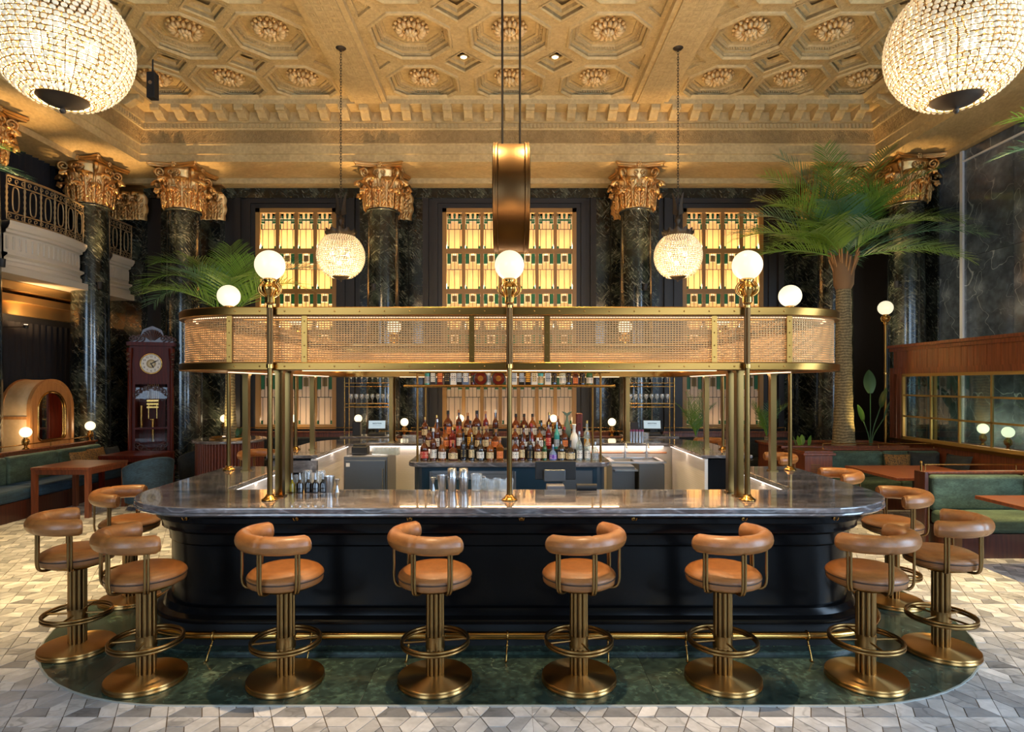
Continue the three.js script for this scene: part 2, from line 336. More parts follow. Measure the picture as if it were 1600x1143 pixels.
// ---------------------------------------------------------------- floor
const PLATFORM = roundedPath(-3.8, 3.8, 3.74, 10.6, 1.7, 14);
const BACK = 13.2, LEFT = -9.2, RIGHT = 8.3, FRONT = -4.2, SOFFIT = 6.36, CEIL = 7.35;
{
  const floor = structure('floor', box(RIGHT - LEFT + .6, .1, BACK - FRONT + .6, (RIGHT + LEFT) / 2, -.054, -(BACK + FRONT) / 2), M.grout);
  // leaning parallelograms, each cut along its diagonal into twice three pieces; the lean turns over at the middle of the room
  const a = .314, third = 1 / 3, U = [[[0, 1], [2 * third, 1], [third, 2 * third], [0, 2 * third]], [[0, 2 * third], [third, 2 * third], [third, third], [0, 0]], [[third, 2 * third], [2 * third, 1], [1, 1], [third, third]]];
  const pieces = [...U, ...U.map(q => q.map(([x, y]) => [y, x]).reverse())];
  const inPlatform = (x, d) => { let c = false; for (let i = 0, j = PLATFORM.length - 1; i < PLATFORM.length; j = i++) { const p = PLATFORM[i], q = PLATFORM[j]; if ((p[1] > d) !== (q[1] > d) && x < (q[0] - p[0]) * (d - p[1]) / (q[1] - p[1]) + p[0]) c = !c; } return c; };
  const light = [.84, .83, .83], mid = [.56, .56, .57], deep = [.38, .385, .40], tones = [[1, 0, 1, 0, 2, 1], [0, 1, 0, 1, 0, 0]];
  const seen = [], rest = [];
  for (let j = -22; j < 32; j++) for (const side of [-1, 1]) for (let i = -48; i < 48; i++) pieces.forEach((q, k) => {
    const seam = .139, raw = q.map(([u, v]) => { const d = 3.62 + (j + v) * .311; return [seam + (i + (side < 0 ? u : 1 - u)) * a + side * .5 * (j + v) * a, d]; });
    const pts = side < 0 ? clipTo(raw, -99, seam, 0) : clipTo(raw, seam, 99, 0); if (pts.length < 3) return;
    const cx = pts.reduce((s, p) => s + p[0], 0) / pts.length, cd = pts.reduce((s, p) => s + p[1], 0) / pts.length;
    if (cx < LEFT + .1 || cx > RIGHT - .1 || cd < FRONT + .1 || cd > BACK - .1 || pts.every(p => inPlatform(p[0], p[1]))) return;
    const px = MIDDLE + cx * FOCAL / cd, py = HORIZON + EYE * FOCAL / cd, show = cd > 3.2 && px > -30 && px < 1630 && py < 1165 ? 1 / cd + (Math.abs(px - 800) > 560 ? .1 : 0) : 0;
    (show ? seen : rest).push({ pts, cx, cd, show, tone: tones[((j % 2) + 2) % 2][k], r: hash(i + 60 + side * 200, j + 60, k) });
  });
  seen.sort((p, q) => q.show - p.show);
  const make = t => {
    const sh = t.pts.map(p => [t.cx + (p[0] - t.cx) * .952, t.cd + (p[1] - t.cd) * .952]);
    const up = [], pos = [], uv = [], nor = [], col = [], y1 = (t.r - .5) * .0012, base = [light, mid, deep][t.tone], w = .84 + .3 * t.r;
    const s = sh.reduce((s, p, i) => { const q = sh[(i + 1) % sh.length]; return s + p[0] * q[1] - p[1] * q[0]; }, 0); if (s < 0) sh.reverse();
    const put = (x, y, d, n) => { pos.push(x, y, -d); nor.push(...n); uv.push(x * .9 + t.r * 7, d * .9 + t.r * 13); col.push(base[0] * w, base[1] * w, base[2] * w); };
    for (let f = 1; f < sh.length - 1; f++) for (const k of [0, f, f + 1]) put(sh[k][0], y1, sh[k][1], [0, 1, 0]);
    for (let k = 0; k < sh.length; k++) { const p = sh[k], q = sh[(k + 1) % sh.length], n = [q[1] - p[1], 0, q[0] - p[0]], l = Math.hypot(...n) || 1; const m = n.map(x => x / l);
      for (const [v, y] of [[p, -.004], [q, -.004], [q, y1], [p, -.004], [q, y1], [p, y1]]) put(v[0], y, v[1], m); }
    const g = new THREE.BufferGeometry();
    for (const [n, arr, k] of [['position', pos, 3], ['normal', nor, 3], ['uv', uv, 2], ['color', col, 3]]) g.setAttribute(n, new THREE.Float32BufferAttribute(arr, k));
    return g;
  };
  seen.slice(0, 300).forEach(t => part(floor, 'tile', make(t), M.tile));
  const field = part(floor, 'tile_field', mergeGeometries([...seen.slice(300), ...rest].map(make)), M.tile); field.userData.kind = 'stuff';

  const plat = structure('floor_platform', null); plat.position.y = 0;
  const xs = [-3.9, -2.8, -.94, .94, 2.8, 3.9], ds = [3.6, 5.3, 8, 10.7];
  for (let i = 0; i < 5; i++) for (let j = 0; j < 3; j++) {
    const p = clipTo(clipTo(PLATFORM, xs[i] + .0015, xs[i + 1] - .0015, 0), ds[j] + .0015, ds[j + 1] - .0015, 1);
    if (p.length > 2) part(plat, 'marble_slab', metric(slab(p, 0, .006), 1, i * 3.7 + j * 1.3, j * 2.9 + i), M.green);
  }
  part(plat, 'border_strip', sweep(PLATFORM, [[-.006, .0065], [.004, .006], [.006, 0]], true), M.edgeStone);
}
// ---------------------------------------------------------------- ceiling: three coffered fields between two beams
const BEAM = 2.62;
{
  const ceil = structure('ceiling', box(RIGHT - LEFT + .6, .1, BACK - FRONT + .6, (RIGHT + LEFT) / 2, 7.72, -(BACK + FRONT) / 2), M.plaster);
  const octagon = (cx, cd, hx, hd, k = .414) => [[hx, -hd * k], [hx, hd * k], [hx * k, hd], [-hx * k, hd], [-hx, hd * k], [-hx, -hd * k], [-hx * k, -hd], [hx * k, -hd]].map(p => [cx + p[0], cd + p[1]]);
  const diamond = (cx, cd, hx, hd) => [[cx + hx, cd], [cx, cd + hd], [cx - hx, cd], [cx, cd - hd]];
  const rosette = (() => {
    const g = [lathe([[.0, -.02], [.20, -.02], [.22, 0]], 24), new THREE.TorusGeometry(.115, .022, 6, 24).rotateX(PI / 2).translate(0, -.05, 0), ball(.035, 0, -.13, 0, 10, 8)];
    for (let i = 0; i < 16; i++) { const a = i / 16 * TAU; g.push(ball(1, 0, 0, 0, 8, 6).scale(.062, .055, .036).rotateZ(-.35).translate(.185, -.065, 0).rotateY(a), ball(1, 0, 0, 0, 7, 5).scale(.034, .03, .03).translate(.25, -.03, 0).rotateY(a + .2)); }
    for (let i = 0; i < 8; i++) g.push(ball(1, 0, 0, 0, 8, 6).scale(.045, .04, .026).rotateZ(.5).translate(.055, -.10, 0).rotateY(i / 8 * TAU));
    return merge(g);
  })();
  const rows = [10.72, 9.27, 7.82, 6.37, 4.92, 3.47], fields = [[0, 1.52, 2.29, .56], [-5.0, 1.31, 2.05, .53], [5.0, 1.28, 2.05, .53]];
  for (const [fx, step, half, ho] of fields) {
    const holes = [], d0 = rows[5] - .75, d1 = 11.55;
    for (const d of rows) for (const k of [-1, 0, 1]) holes.push(octagon(fx + k * step, d, ho, .56));
    for (let r = 0; r < 5; r++) for (const k of [-.5, .5]) holes.push(diamond(fx + k * step, (rows[r] + rows[r + 1]) / 2, .3, .3));
    for (let r = 0; r < 5; r++) for (const s of [-1, 1]) { const x = fx + s * (half - .08), d = (rows[r] + rows[r + 1]) / 2; holes.push([[x, d - .24], [x, d + .24], [x - s * .24, d]]); }
    for (const k of [-.5, .5]) { const x = fx + k * step, d = 11.42; holes.push([[x - .25, d], [x, d - .22], [x + .25, d]]); }
    holes.filter(h => h.length === 3).forEach(h => part(ceil, 'triangle_panel', metric(slab(h, CEIL + .045, .02)), M.plasterRelief));
    part(ceil, 'coffered_field', metric(slab([[fx - half, d0], [fx + half, d0], [fx + half, d1], [fx - half, d1]], CEIL, .1, 0, holes)), M.plasterRelief);
    part(ceil, 'coffer_backing', metric(box(half * 2, .02, d1 - d0, fx, CEIL + .17, -(d0 + d1) / 2)), M.plaster);
    const lip = sweep(octagon(0, 0, ho, .56), [[.07, CEIL], [.06, CEIL - .024], [.03, CEIL - .034], [0, CEIL], [0, CEIL + .03]]), stepRing = sweep(octagon(0, 0, ho, .56), [[0, CEIL + .06], [-.05, CEIL + .06], [-.05, CEIL + .10], [-.10, CEIL + .11], [-.11, CEIL + .135], [-.15, CEIL + .14], [-.155, CEIL + .16]]);
    const beads = merge(octagon(0, 0, ho - .075, .485).flatMap((p, i, o) => { const q = o[(i + 1) % 8], n = 9; return Array.from({ length: n }, (_, k) => box(.026, .03, .026, p[0] + (q[0] - p[0]) * (k + .5) / n, CEIL + .092, -(p[1] + (q[1] - p[1]) * (k + .5) / n))); }));
    const lipD = sweep(diamond(0, 0, .3, .3), [[.04, CEIL - .015], [.02, CEIL - .018], [0, CEIL], [0, CEIL + .05], [-.06, CEIL + .05], [-.07, CEIL + .1], [-.12, CEIL + .11]]);
    for (const d of rows) for (const k of [-1, 0, 1]) {
      const put = (n, g, m, y = 0) => { const o = part(ceil, n, g, m); o.position.set(fx + k * step, y, -d); };
      put('coffer_lip', lip, M.plaster); put('coffer_moulding', stepRing, M.plaster); put('egg_moulding', beads, M.plaster); put('rosette', rosette, M.giltPale, CEIL + .158);
    }
    for (let r = 0; r < 5; r++) for (const k of [-.5, .5]) { const o = part(ceil, 'diamond_moulding', lipD, M.plaster); o.position.set(fx + k * step, 0, -(rows[r] + rows[r + 1]) / 2); }
  }
  for (const s of [-1, 1]) {
    part(ceil, 'beam', metric(box(.5, .2, 8.9, s * BEAM, CEIL - .03, -7.15)), M.plasterKey);
    for (const k of [-1, 1]) part(ceil, 'beam_edge', metric(box(.085, .15, 8.9, s * BEAM + k * .292, CEIL - .025, -7.15)), M.plaster);
  }
  part(ceil, 'plain_field', box(15.6, .12, 7, 0, CEIL + .05, .75), M.plaster);
  part(ceil, 'border_band', box(15.2, .1, .6, 0, CEIL + .05, -11.83), M.plasterRelief);
  for (const s of [-1, 1]) part(ceil, 'border_band', box(.5, .1, 9.4, s * 7.25, CEIL + .05, -7.0), M.plasterRelief);

  // entablature and bracketed cornice round three sides
  const path = [[-7.25, FRONT], [-7.25, 11.8], [7.2, 11.8], [7.2, FRONT]];
  const trim = structure('trim_1', sweep(path, [[0, SOFFIT], [0, 6.50], [.035, 6.505], [.035, 6.67], [.06, 6.68], [.06, 6.70]], false), M.plaster);
  part(trim, 'soffit', sweep(path, [[-1.0, SOFFIT + .02], [-.30, SOFFIT + .02], [-.28, SOFFIT - .01], [0, SOFFIT]], false), M.plaster);
  part(trim, 'soffit_inset', sweep(path, [[-2.4, SOFFIT - .09], [-1.0, SOFFIT - .09], [-1.0, SOFFIT + .02]], false), M.plaster);
  part(trim, 'carved_frieze', sweep(path, [[.06, 6.70], [.10, 6.74], [.12, 6.83], [.19, 6.90]], false, .9), M.plasterFrieze);
  part(trim, 'cornice', sweep(path, [[.19, 6.90], [.21, 6.915], [.21, 7.02], [.25, 7.03], [.25, 7.22], [.60, 7.22], [.60, 7.30], [.66, 7.36]], false), M.plaster);
  const eggs = []; for (let x = -7.0; x < 7; x += .072) eggs.push(box(.038, .075, .04, x, 6.967, -(11.8 - .22)));
  for (const s of [-1, 1]) for (let d = 2; d < 11.5; d += .072) eggs.push(box(.04, .075, .038, s < 0 ? -7.25 + .22 : 7.2 - .22, 6.967, -d));
  part(trim, 'egg_moulding', merge(eggs), M.plaster).userData.kind = 'stuff';
  const bracket = metric(new THREE.ExtrudeGeometry(shapeOf([[0, 0], [.02, -.15], [.07, -.185], [.14, -.165], [.20, -.11], [.27, -.08], [.31, -.09], [.33, -.06], [.33, 0]]), { depth: .15, bevelEnabled: true, bevelSize: .008, bevelThickness: .008, bevelSegments: 1, steps: 1 }).translate(0, 0, -.075));
  for (let i = -17; i <= 17; i++) { const o = part(trim, 'bracket', bracket, M.plaster); o.position.set(i * .39, 7.22, -11.55); o.rotation.y = -PI / 2; }
  for (const s of [-1, 1]) for (let k = 0; k < 18; k++) { const o = part(trim, 'bracket', bracket, M.plaster); o.position.set(s < 0 ? -7.0 : 6.95, 7.22, -(10.9 - k * .39)); o.rotation.y = s < 0 ? 0 : PI; }
}
// ---------------------------------------------------------------- walls
const WINDOWS = [[-1.47, 1.47, 7], [-5.57, -3.80, 4], [3.80, 5.57, 4]], WTOP = 5.86, WBOT = 1.02;
{
  const holes = WINDOWS.map(([a, b]) => [[a, WBOT], [b, WBOT], [b, WTOP], [a, WTOP]]);
  const wall = structure('wall_back', metric(new THREE.ExtrudeGeometry(shapeOf([[LEFT, 0], [RIGHT + .4, 0], [RIGHT + .4, 7.7], [LEFT, 7.7]], holes), { depth: .3, bevelEnabled: false }).translate(0, 0, -BACK - .3)), M.panel);
  for (const [a, b] of WINDOWS) {                                   // stepped dark surround of each window
    for (const [o, w, t] of [[.10, .10, .05], [.30, .12, .09], [.52, .10, .06]]) {
      const fr = [[-o - w, 0], [b - a + o + w, 0], [b - a + o + w, WTOP - WBOT + o + w], [-o - w, WTOP - WBOT + o + w]], hole = [[-o, 0], [b - a + o, 0], [b - a + o, WTOP - WBOT + o], [-o, WTOP - WBOT + o]];
      const top = WTOP + o + w > 6.3; if (top) continue;
      part(wall, 'window_surround', new THREE.ExtrudeGeometry(shapeOf(fr, [hole.map(p => [p[0], Math.max(.001, p[1])])]), { depth: t, bevelEnabled: false }).translate(a, WBOT, -BACK), M.panel);
    }
  }
  for (const x of [-8.3, -6.6, -2.56, 2.56, 6.6]) part(wall, 'pilaster', metric(box(.72, 6.0, .22, x, 2.65, -BACK + .1)), M.dark);
  for (const x of [-7.45, -3.1, -2.02, 2.02, 3.1, 6.05, 7.3]) part(wall, 'wall_panel', metric(box(.34, 5.9, .05, x, 3.15, -BACK + .02)), M.dark);
  const lintel = part(wall, 'lintel', metric(box(16.5, .22, .12, -.3, 6.17, -BACK + .04)), M.dark);
  part(wall, 'dado', metric(box(16.5, .92, .06, -.3, .5, -BACK + .03)), M.panel);

  const left = structure('wall_left', box(.2, 7.7, BACK - FRONT + .6, LEFT - .1, 3.85, -(BACK + FRONT) / 2), M.curtain);
  const folds = grid(120, 1, (u, v) => [LEFT + .1 + .05 * Math.sin(u * 120 * TAU / 3.1), v * 3.15, -(7.5 + u * 5.6)]);
  part(left, 'curtain', folds, M.curtain);
  part(left, 'upper_curtain', grid(120, 1, (u, v) => [LEFT + .25 + .05 * Math.sin(u * 38 * TAU), 3.9 + v * 2.4, -(7.5 + u * 5.6)]), M.curtain);
  part(left, 'balcony_soffit', box(1.1, .12, 6, LEFT + .55, 3.86, -10.1), M.stone);
  part(left, 'gilt_cornice', merge([box(.1, .22, 5.6, LEFT + .3, 3.36, -10.2), box(.2, .12, 5.6, LEFT + .36, 3.53, -10.2), box(.34, .14, 5.6, LEFT + .42, 3.72, -10.2)]), M.gilt);

  const right = structure('wall_right', null);
  // polished black marble slabs with blue daylight sheen in their colour, a dark pier beside them, daylight windows nearer the street
  const slabs = [[12.9, 11.62], [11.62, 11.04], [10.98, 9.9], [9.9, 8.8], [8.8, 7.6], [7.6, 6.4], [6.4, 5.2], [5.2, 4.0], [4.0, 3.1]];
  slabs.forEach(([a, b], i) => { for (const [y0, y1] of [[0, 2.2], [2.2, 4.3], [4.3, SOFFIT - .1]]) part(right, 'marble_slab', metric(box(.1, y1 - y0 - .006, a - b - .006, RIGHT + (i ? .05 : .02), (y0 + y1) / 2, -(a + b) / 2), 1, i * 1.7, y0 * 3), i ? M.blueSheenVein : M.dark); });
  part(right, 'steel_strip', box(.05, SOFFIT - .1, .07, RIGHT - .01, SOFFIT / 2 - .05, -11.01), M.strip);
  part(right, 'steel_strip', box(.04, .03, 8, RIGHT - .01, SOFFIT - .3, -7.05), M.strip);
  part(right, 'outer_wall', merge([box(.2, 7.7, 10.3, RIGHT + .2, 3.85, -8.2), box(.2, 1.15, 7.4, RIGHT + .2, .575, .6), box(.2, 2.3, 7.4, RIGHT + .2, 6.55, .6), box(.2, 7.7, 3.8, RIGHT + .2, 3.85, 2.4), box(.2, 7.7, .2, RIGHT + .2, 3.85, -3.0)]), M.panel);
  const front = structure('wall_front', metric(new THREE.ExtrudeGeometry(shapeOf([[LEFT, 0], [RIGHT + .4, 0], [RIGHT + .4, 7.7], [LEFT, 7.7]], [-1, 1].map(s => [[s * 4.6 - 1.75, 1.3], [s * 4.6 + 1.75, 1.3], [s * 4.6 + 1.75, 5.7], [s * 4.6 - 1.75, 5.7]])), { depth: .2, bevelEnabled: false }).translate(0, 0, -FRONT)), M.panel);
  const sky = std({ color: rgb([.5, .6, .7]), roughness: 1, emissive: rgb(DAY), emissiveIntensity: 2.5 });
  let n = 4;
  for (const [x, d, turn] of [[4.6, FRONT - .1, 0], [-4.6, FRONT - .1, 0], [RIGHT + .2, 1.2, -PI / 2]]) {
    const w = structure(`window_${n++}`, null); w.position.set(x, 3.5, -d); w.rotation.y = turn;
    part(w, 'pane', box(3.5, 4.4, .02), sky);
    part(w, 'frame', merge([-1.7, -.6, .6, 1.7].map(p => box(.07, 4.4, .08, p, 0, -.05)).concat([-2.15, -.7, .8, 2.15].map(p => box(3.5, .07, .08, 0, p, -.05)))), M.brassDark);
  }
}
// ---------------------------------------------------------------- lit stained-glass windows
{
  const amber = phys({ color: rgb([.96, .76, .48]), roughness: 1, transmission: .55, thickness: 0 }), greenGlass = phys({ color: rgb([.03, .22, .09]), roughness: .6, transmission: .5, thickness: 0 }), brownGlass = phys({ color: rgb([.28, .20, .08]), roughness: .9, transmission: .5, thickness: 0 });
  const opal = phys({ color: rgb([.80, .68, .56]), roughness: 1, transmission: .5, thickness: 0 });
  const lead = std({ color: rgb([.03, .03, .018]), roughness: .6, metalness: .5 }), frameM = std({ color: rgb([.30, .155, .038]), roughness: .42, bumpMap: T.grain, bumpScale: .001 });
  const pane = (w, h, x0, x1, y0, y1) => box((x1 - x0) * w - .006, (y1 - y0) * h - .006, .006, ((x0 + x1) / 2 - .5) * w, h - (y0 + y1) / 2 * h, 0);
  function cell(w, h, kind) {
    const A = [], Gn = [], B = [], p = (l, ...a) => l.push(pane(w, h, ...a));
    if (kind === 'top') {
      for (const s of [0, 1]) { const X = (a, b) => s ? [1 - b, 1 - a] : [a, b];
        p(A, ...X(.26, .42), .0, .15); p(Gn, ...X(.42, .5), 0, .15); p(Gn, ...X(.12, .26), .06, .15); p(B, ...X(.02, .12), .0, .15); p(Gn, ...X(.02, .5), .16, .215); p(Gn, ...X(.02, .26), .215, .29);
        p(A, ...X(.28, .5), .24, .30); p(A, ...X(.1, .28), .30, .45); p(A, ...X(.28, .5), .30, .45); p(Gn, ...X(0, .1), .3, .45); }
    } else {
      for (const s of [0, 1]) { const X = (a, b) => s ? [1 - b, 1 - a] : [a, b];
        p(Gn, ...X(0, .25), .0, .29); p(A, ...X(.27, .41), .0, .05); p(A, ...X(.27, .33), .05, .23); p(B, ...X(.33, .5), .05, .23);
        p(A, ...X(.25, .5), .24, .44); p(A, ...X(0, .25), .31, .44); }
    }
    for (const s of [0, 1]) { const X = (a, b) => s ? [1 - b, 1 - a] : [a, b];
      p(A, ...X(0, .13), .455, .92); p(A, ...X(.13, .5), .455, 1); p(Gn, ...X(0, .13), .92, 1); }
    const L = [box(w, .011, .012, 0, h * .55, 0), ...[-.37, 0, .37].map(x => box(.009, h * .55, .012, x * w, h * .275, 0)), ...[-.25, 0, .25].map(x => box(.009, h * .45, .012, x * w, h * .775, 0))];
    return { amber: merge(A), green: merge(Gn), brown: merge(B), lead: merge(L) };
  }
  WINDOWS.forEach(([a, b, n], wi) => {
    const win = structure(`window_${wi + 1}`, null), W = b - a, pitch = (W - .12) / n, rowH = .885, z0 = -BACK - .05;
    win.position.set((a + b) / 2, 0, z0);
    part(win, 'frame', merge([box(.09, WTOP - WBOT, .12, -W / 2 + .045, (WTOP + WBOT) / 2, 0), box(.09, WTOP - WBOT, .12, W / 2 - .045, (WTOP + WBOT) / 2, 0), box(W, .09, .12, 0, WTOP - .045, 0), box(W, .1, .14, 0, WBOT + .05, 0)]), frameM);
    for (let i = 1; i < n; i++) part(win, 'mullion', metric(box(i % 2 || n < 5 ? .075 : .075, WTOP - WBOT, .07, (i - n / 2) * pitch, (WTOP + WBOT) / 2, 0)), frameM);
    const rows = [[WTOP - .10 - .78, .78, 'top'], [WTOP - .1 - rowH - .78, .78, 'x'], [WTOP - .1 - 2 * rowH - .78, .78, 'x'], [WTOP - .1 - 3 * rowH - .74, .74, 'x'], [WBOT + .1, 1.08, 'x']];
    const cells = rows.map(r => cell(pitch - .075, r[1], r[2]));
    rows.forEach(([y, h], r) => {
      if (r) part(win, 'transom', metric(box(W, rows[r - 1][0] - y - h, .07, 0, (rows[r - 1][0] + y + h) / 2, .002)), frameM);
      for (let i = 0; i < n; i++) for (const [k, m] of [['amber', r === 4 ? opal : amber], ['green', greenGlass], ['brown', brownGlass], ['lead', lead]]) {
        const o = part(win, k === 'lead' ? 'lead_came' : `${k}_glass`, k === 'brown' && r === 4 ? cells[r].brown : cells[r][k], m); o.position.set((i + .5 - n / 2) * pitch, y, 0);
      }
      // a lit box behind each row, the lamp along its foot
      part(win, 'light_box', merge([box(W, .02, .4, 0, y - .05, -.22), box(W, h + .1, .02, 0, y + h / 2, -.42)]), M.white);
      const lamp = part(win, 'tube_light', bar([-W / 2 + .1, y + .03, -.26], [W / 2 - .1, y + .03, -.26], .012), M.led);
      areaLight([1, .78, .48], r === 4 ? 9 : 125, W - .2, .1, [(a + b) / 2, y + .09, BACK + .05 + .235], [(a + b) / 2, y + .35, BACK - .3]);
    });
    for (const s of [-1, 1]) part(win, 'light_box_side', box(.02, WTOP - WBOT, .4, s * W / 2, (WTOP + WBOT) / 2, -.22), M.white);
  });
}
// ---------------------------------------------------------------- the bar: two U-shaped counters round a back bar
const arcPts = (cx, cd, r, a0, a1, n = 10) => Array.from({ length: n + 1 }, (_, i) => { const a = a0 + (a1 - a0) * i / n; return [cx + r * Math.cos(a), cd + r * Math.sin(a)]; });
const TOP = 1.105, EDGE_F = [[-3.08, 6.57], ...arcPts(-2.28, 5.16, .8, PI, PI * 1.5), ...arcPts(2.28, 5.16, .8, PI * 1.5, TAU), [3.08, 6.57]];
const EDGE_B = [[3.08, 7.62], ...arcPts(2.28, 9.14, .8, 0, PI / 2), ...arcPts(-2.28, 9.14, .8, PI / 2, PI), [-3.08, 7.62]];
{
  const inF = [[2.43, 6.57], [2.43, 5.22], ...arcPts(2.34, 5.22, .09, 0, -PI / 2, 4), ...arcPts(-2.34, 5.22, .09, -PI / 2, -PI, 4), [-2.43, 5.22], [-2.43, 6.57]];
  const inB = [[-2.43, 7.62], [-2.43, 9.17], [2.43, 9.17], [2.43, 7.62]];
  const topOf = (edge, inner, name, label) => {
    const t = thing(name, label, 'worktop');
    part(t, 'slab', metric(slab([...edge, ...inner], TOP - .045, .045, .012), 1), M.counter);
    part(t, 'edge_roll', metric(merge([sweep(edge, [[-.05, TOP - .068], [-.006, TOP - .068], [.006, TOP - .056], [.004, TOP - .046], [-.02, TOP - .040]], false)])), M.counter);
    return t;
  };
  topOf(EDGE_F, inF, 'worktop', 'polished grey stone worktop of the front counter, brass lamp poles standing on it');
  const back = topOf(EDGE_B, inB, 'worktop', 'polished grey stone worktop of the rear counter behind the bottles');

  const prof = [[-.08, 1.036], [-.08, 1.028], [-.14, 1.015], [-.15, .99], [-.15, .955], [-.175, .945], [-.19, .90], [-.19, .875], [-.235, .85], [-.245, .80], [-.245, .77], [-.26, .755]];
  const base = [[-.26, .30], [-.225, .295], [-.215, .28], [-.20, .25], [-.15, .235], [-.14, .225], [-.14, .205], [-.17, .195]];
  const bodyOf = (edge, label) => {
    const b = thing('bar_counter', label, 'bar');
    part(b, 'panel', sweep(edge, [[-.26, .76], [-.26, .295]], false), M.black);
    part(b, 'upper_moulding', sweep(edge, prof, false, .35), M.black);
    part(b, 'base_moulding', sweep(edge, base, false, .35), M.black);
    part(b, 'plinth', sweep(edge, [[-.16, .20], [-.18, .195], [-.18, .028]], false), M.blackMatte);
    part(b, 'step', metric(sweep(edge, [[-.20, .030], [-.085, .030], [-.078, .024], [-.078, .006]], false)), M.green);
    return b;
  };
  const APRON = 1;
  const f = bodyOf(EDGE_F, 'black panelled front of the bar with stepped mouldings, behind the row of stools');
  const r = bodyOf(EDGE_B, 'black panelled rear half of the bar, facing the back wall');
  part(r, 'end_apron', metric(box(.6, .15, .05, -2.745, .955, -7.66)), M.counter, 'thick grey stone end');
  for (const px of [290, 464, 641, 815, 990, 1161, 1305]) {
    const x = (px - MIDDLE) * 4.5 / FOCAL, h = part(f, 'bag_hook', merge([cyl(.012, .012, .015, 0, 0, 0, 10).rotateX(PI / 2), tube([[0, -.002, .004], [.012, -.01, .02], [.02, .012, .028]], .004, 8, 6), tube([[0, -.002, .004], [-.012, -.01, .02], [-.02, .012, .028]], .004, 8, 6)]), M.brass);
    h.position.set(x, .995, -(4.36 + (Math.abs(x) > 2.28 ? .8 - Math.sqrt(Math.max(0, .64 - (Math.abs(x) - 2.28) ** 2)) : 0) + .14));
  }
  for (const [b, x, d0, d1, e] of [[f, -1, 5.2, 6.57, 1], [f, 1, 5.2, 6.57, 1], [r, -1, 7.62, 9.2, 0], [r, 1, 7.62, 9.2, 0]]) {
    part(b, 'tiled_lining', metric(box(.04, 1.0, d1 - d0 - .04, x * 2.50, .55, -(d0 + d1) / 2)), M.mosaic, 'small white tiles lining the inside of the arm');
    part(b, 'end_panel', box(.32, 1.0, .03, x * 2.66, .54, -(e ? d1 - .09 : d0 + .1)), M.black);
    part(b, 'led_strip', box(.012, .012, d1 - d0 - .1, x * 2.455, TOP - .052, -(d0 + d1) / 2), M.ledWhite);
    areaLight([1, .82, .70], 10, d1 - d0 - .1, .03, [x * 2.452, TOP - .06, (d0 + d1) / 2], [x * 2.49, 0, (d0 + d1) / 2]).rotateZ(PI / 2);
  }
  part(r, 'tiled_lining', metric(box(4.98, 1.0, .04, 0, .55, -9.24)), M.mosaic, 'small white tiles lining the inside of the rear counter');
  part(r, 'led_strip', box(4.7, .012, .012, 0, TOP - .052, -9.19), M.ledWhite);
  areaLight([1, .82, .70], 10, 4.7, .03, [0, TOP - .06, 9.187], [0, 0, 9.22]);
  part(f, 'inner_wall', box(4.9, 1.0, .04, 0, .55, -5.06), M.blackMatte);

  // brass foot rail on raking feet
  const rail = thing('foot_rail', 'brass foot rail running along the foot of the black bar front', 'foot rail');
  const run = sweep(EDGE_F, Array.from({ length: 11 }, (_, i) => [-.055 + .028 * Math.cos(i / 10 * TAU), .157 + .028 * Math.sin(i / 10 * TAU)]), false, 1);
  part(rail, 'tube', run, M.brass);
  for (const px of [150, 327, 483, 638, 793, 952, 1075, 1268, 1440]) {
    const x = (px - MIDDLE) * 4.35 / FOCAL; if (Math.abs(x) > 2.5) continue;
    const k = part(rail, 'rail_foot', merge([ring(.03, .009, 0, 0, 0, 6, 16).rotateZ(PI / 2), bar([0, -.02, 0], [-.008, -.11, .07], .006), ball(.011, -.004, -.06, .03, 8, 6), box(.016, .006, .04, -.012, -.146, .088), bar([-.008, -.11, .07], [-.01, -.145, .09], .006)]), M.brass);
    k.position.set(x, .157, -4.415);
  }
}
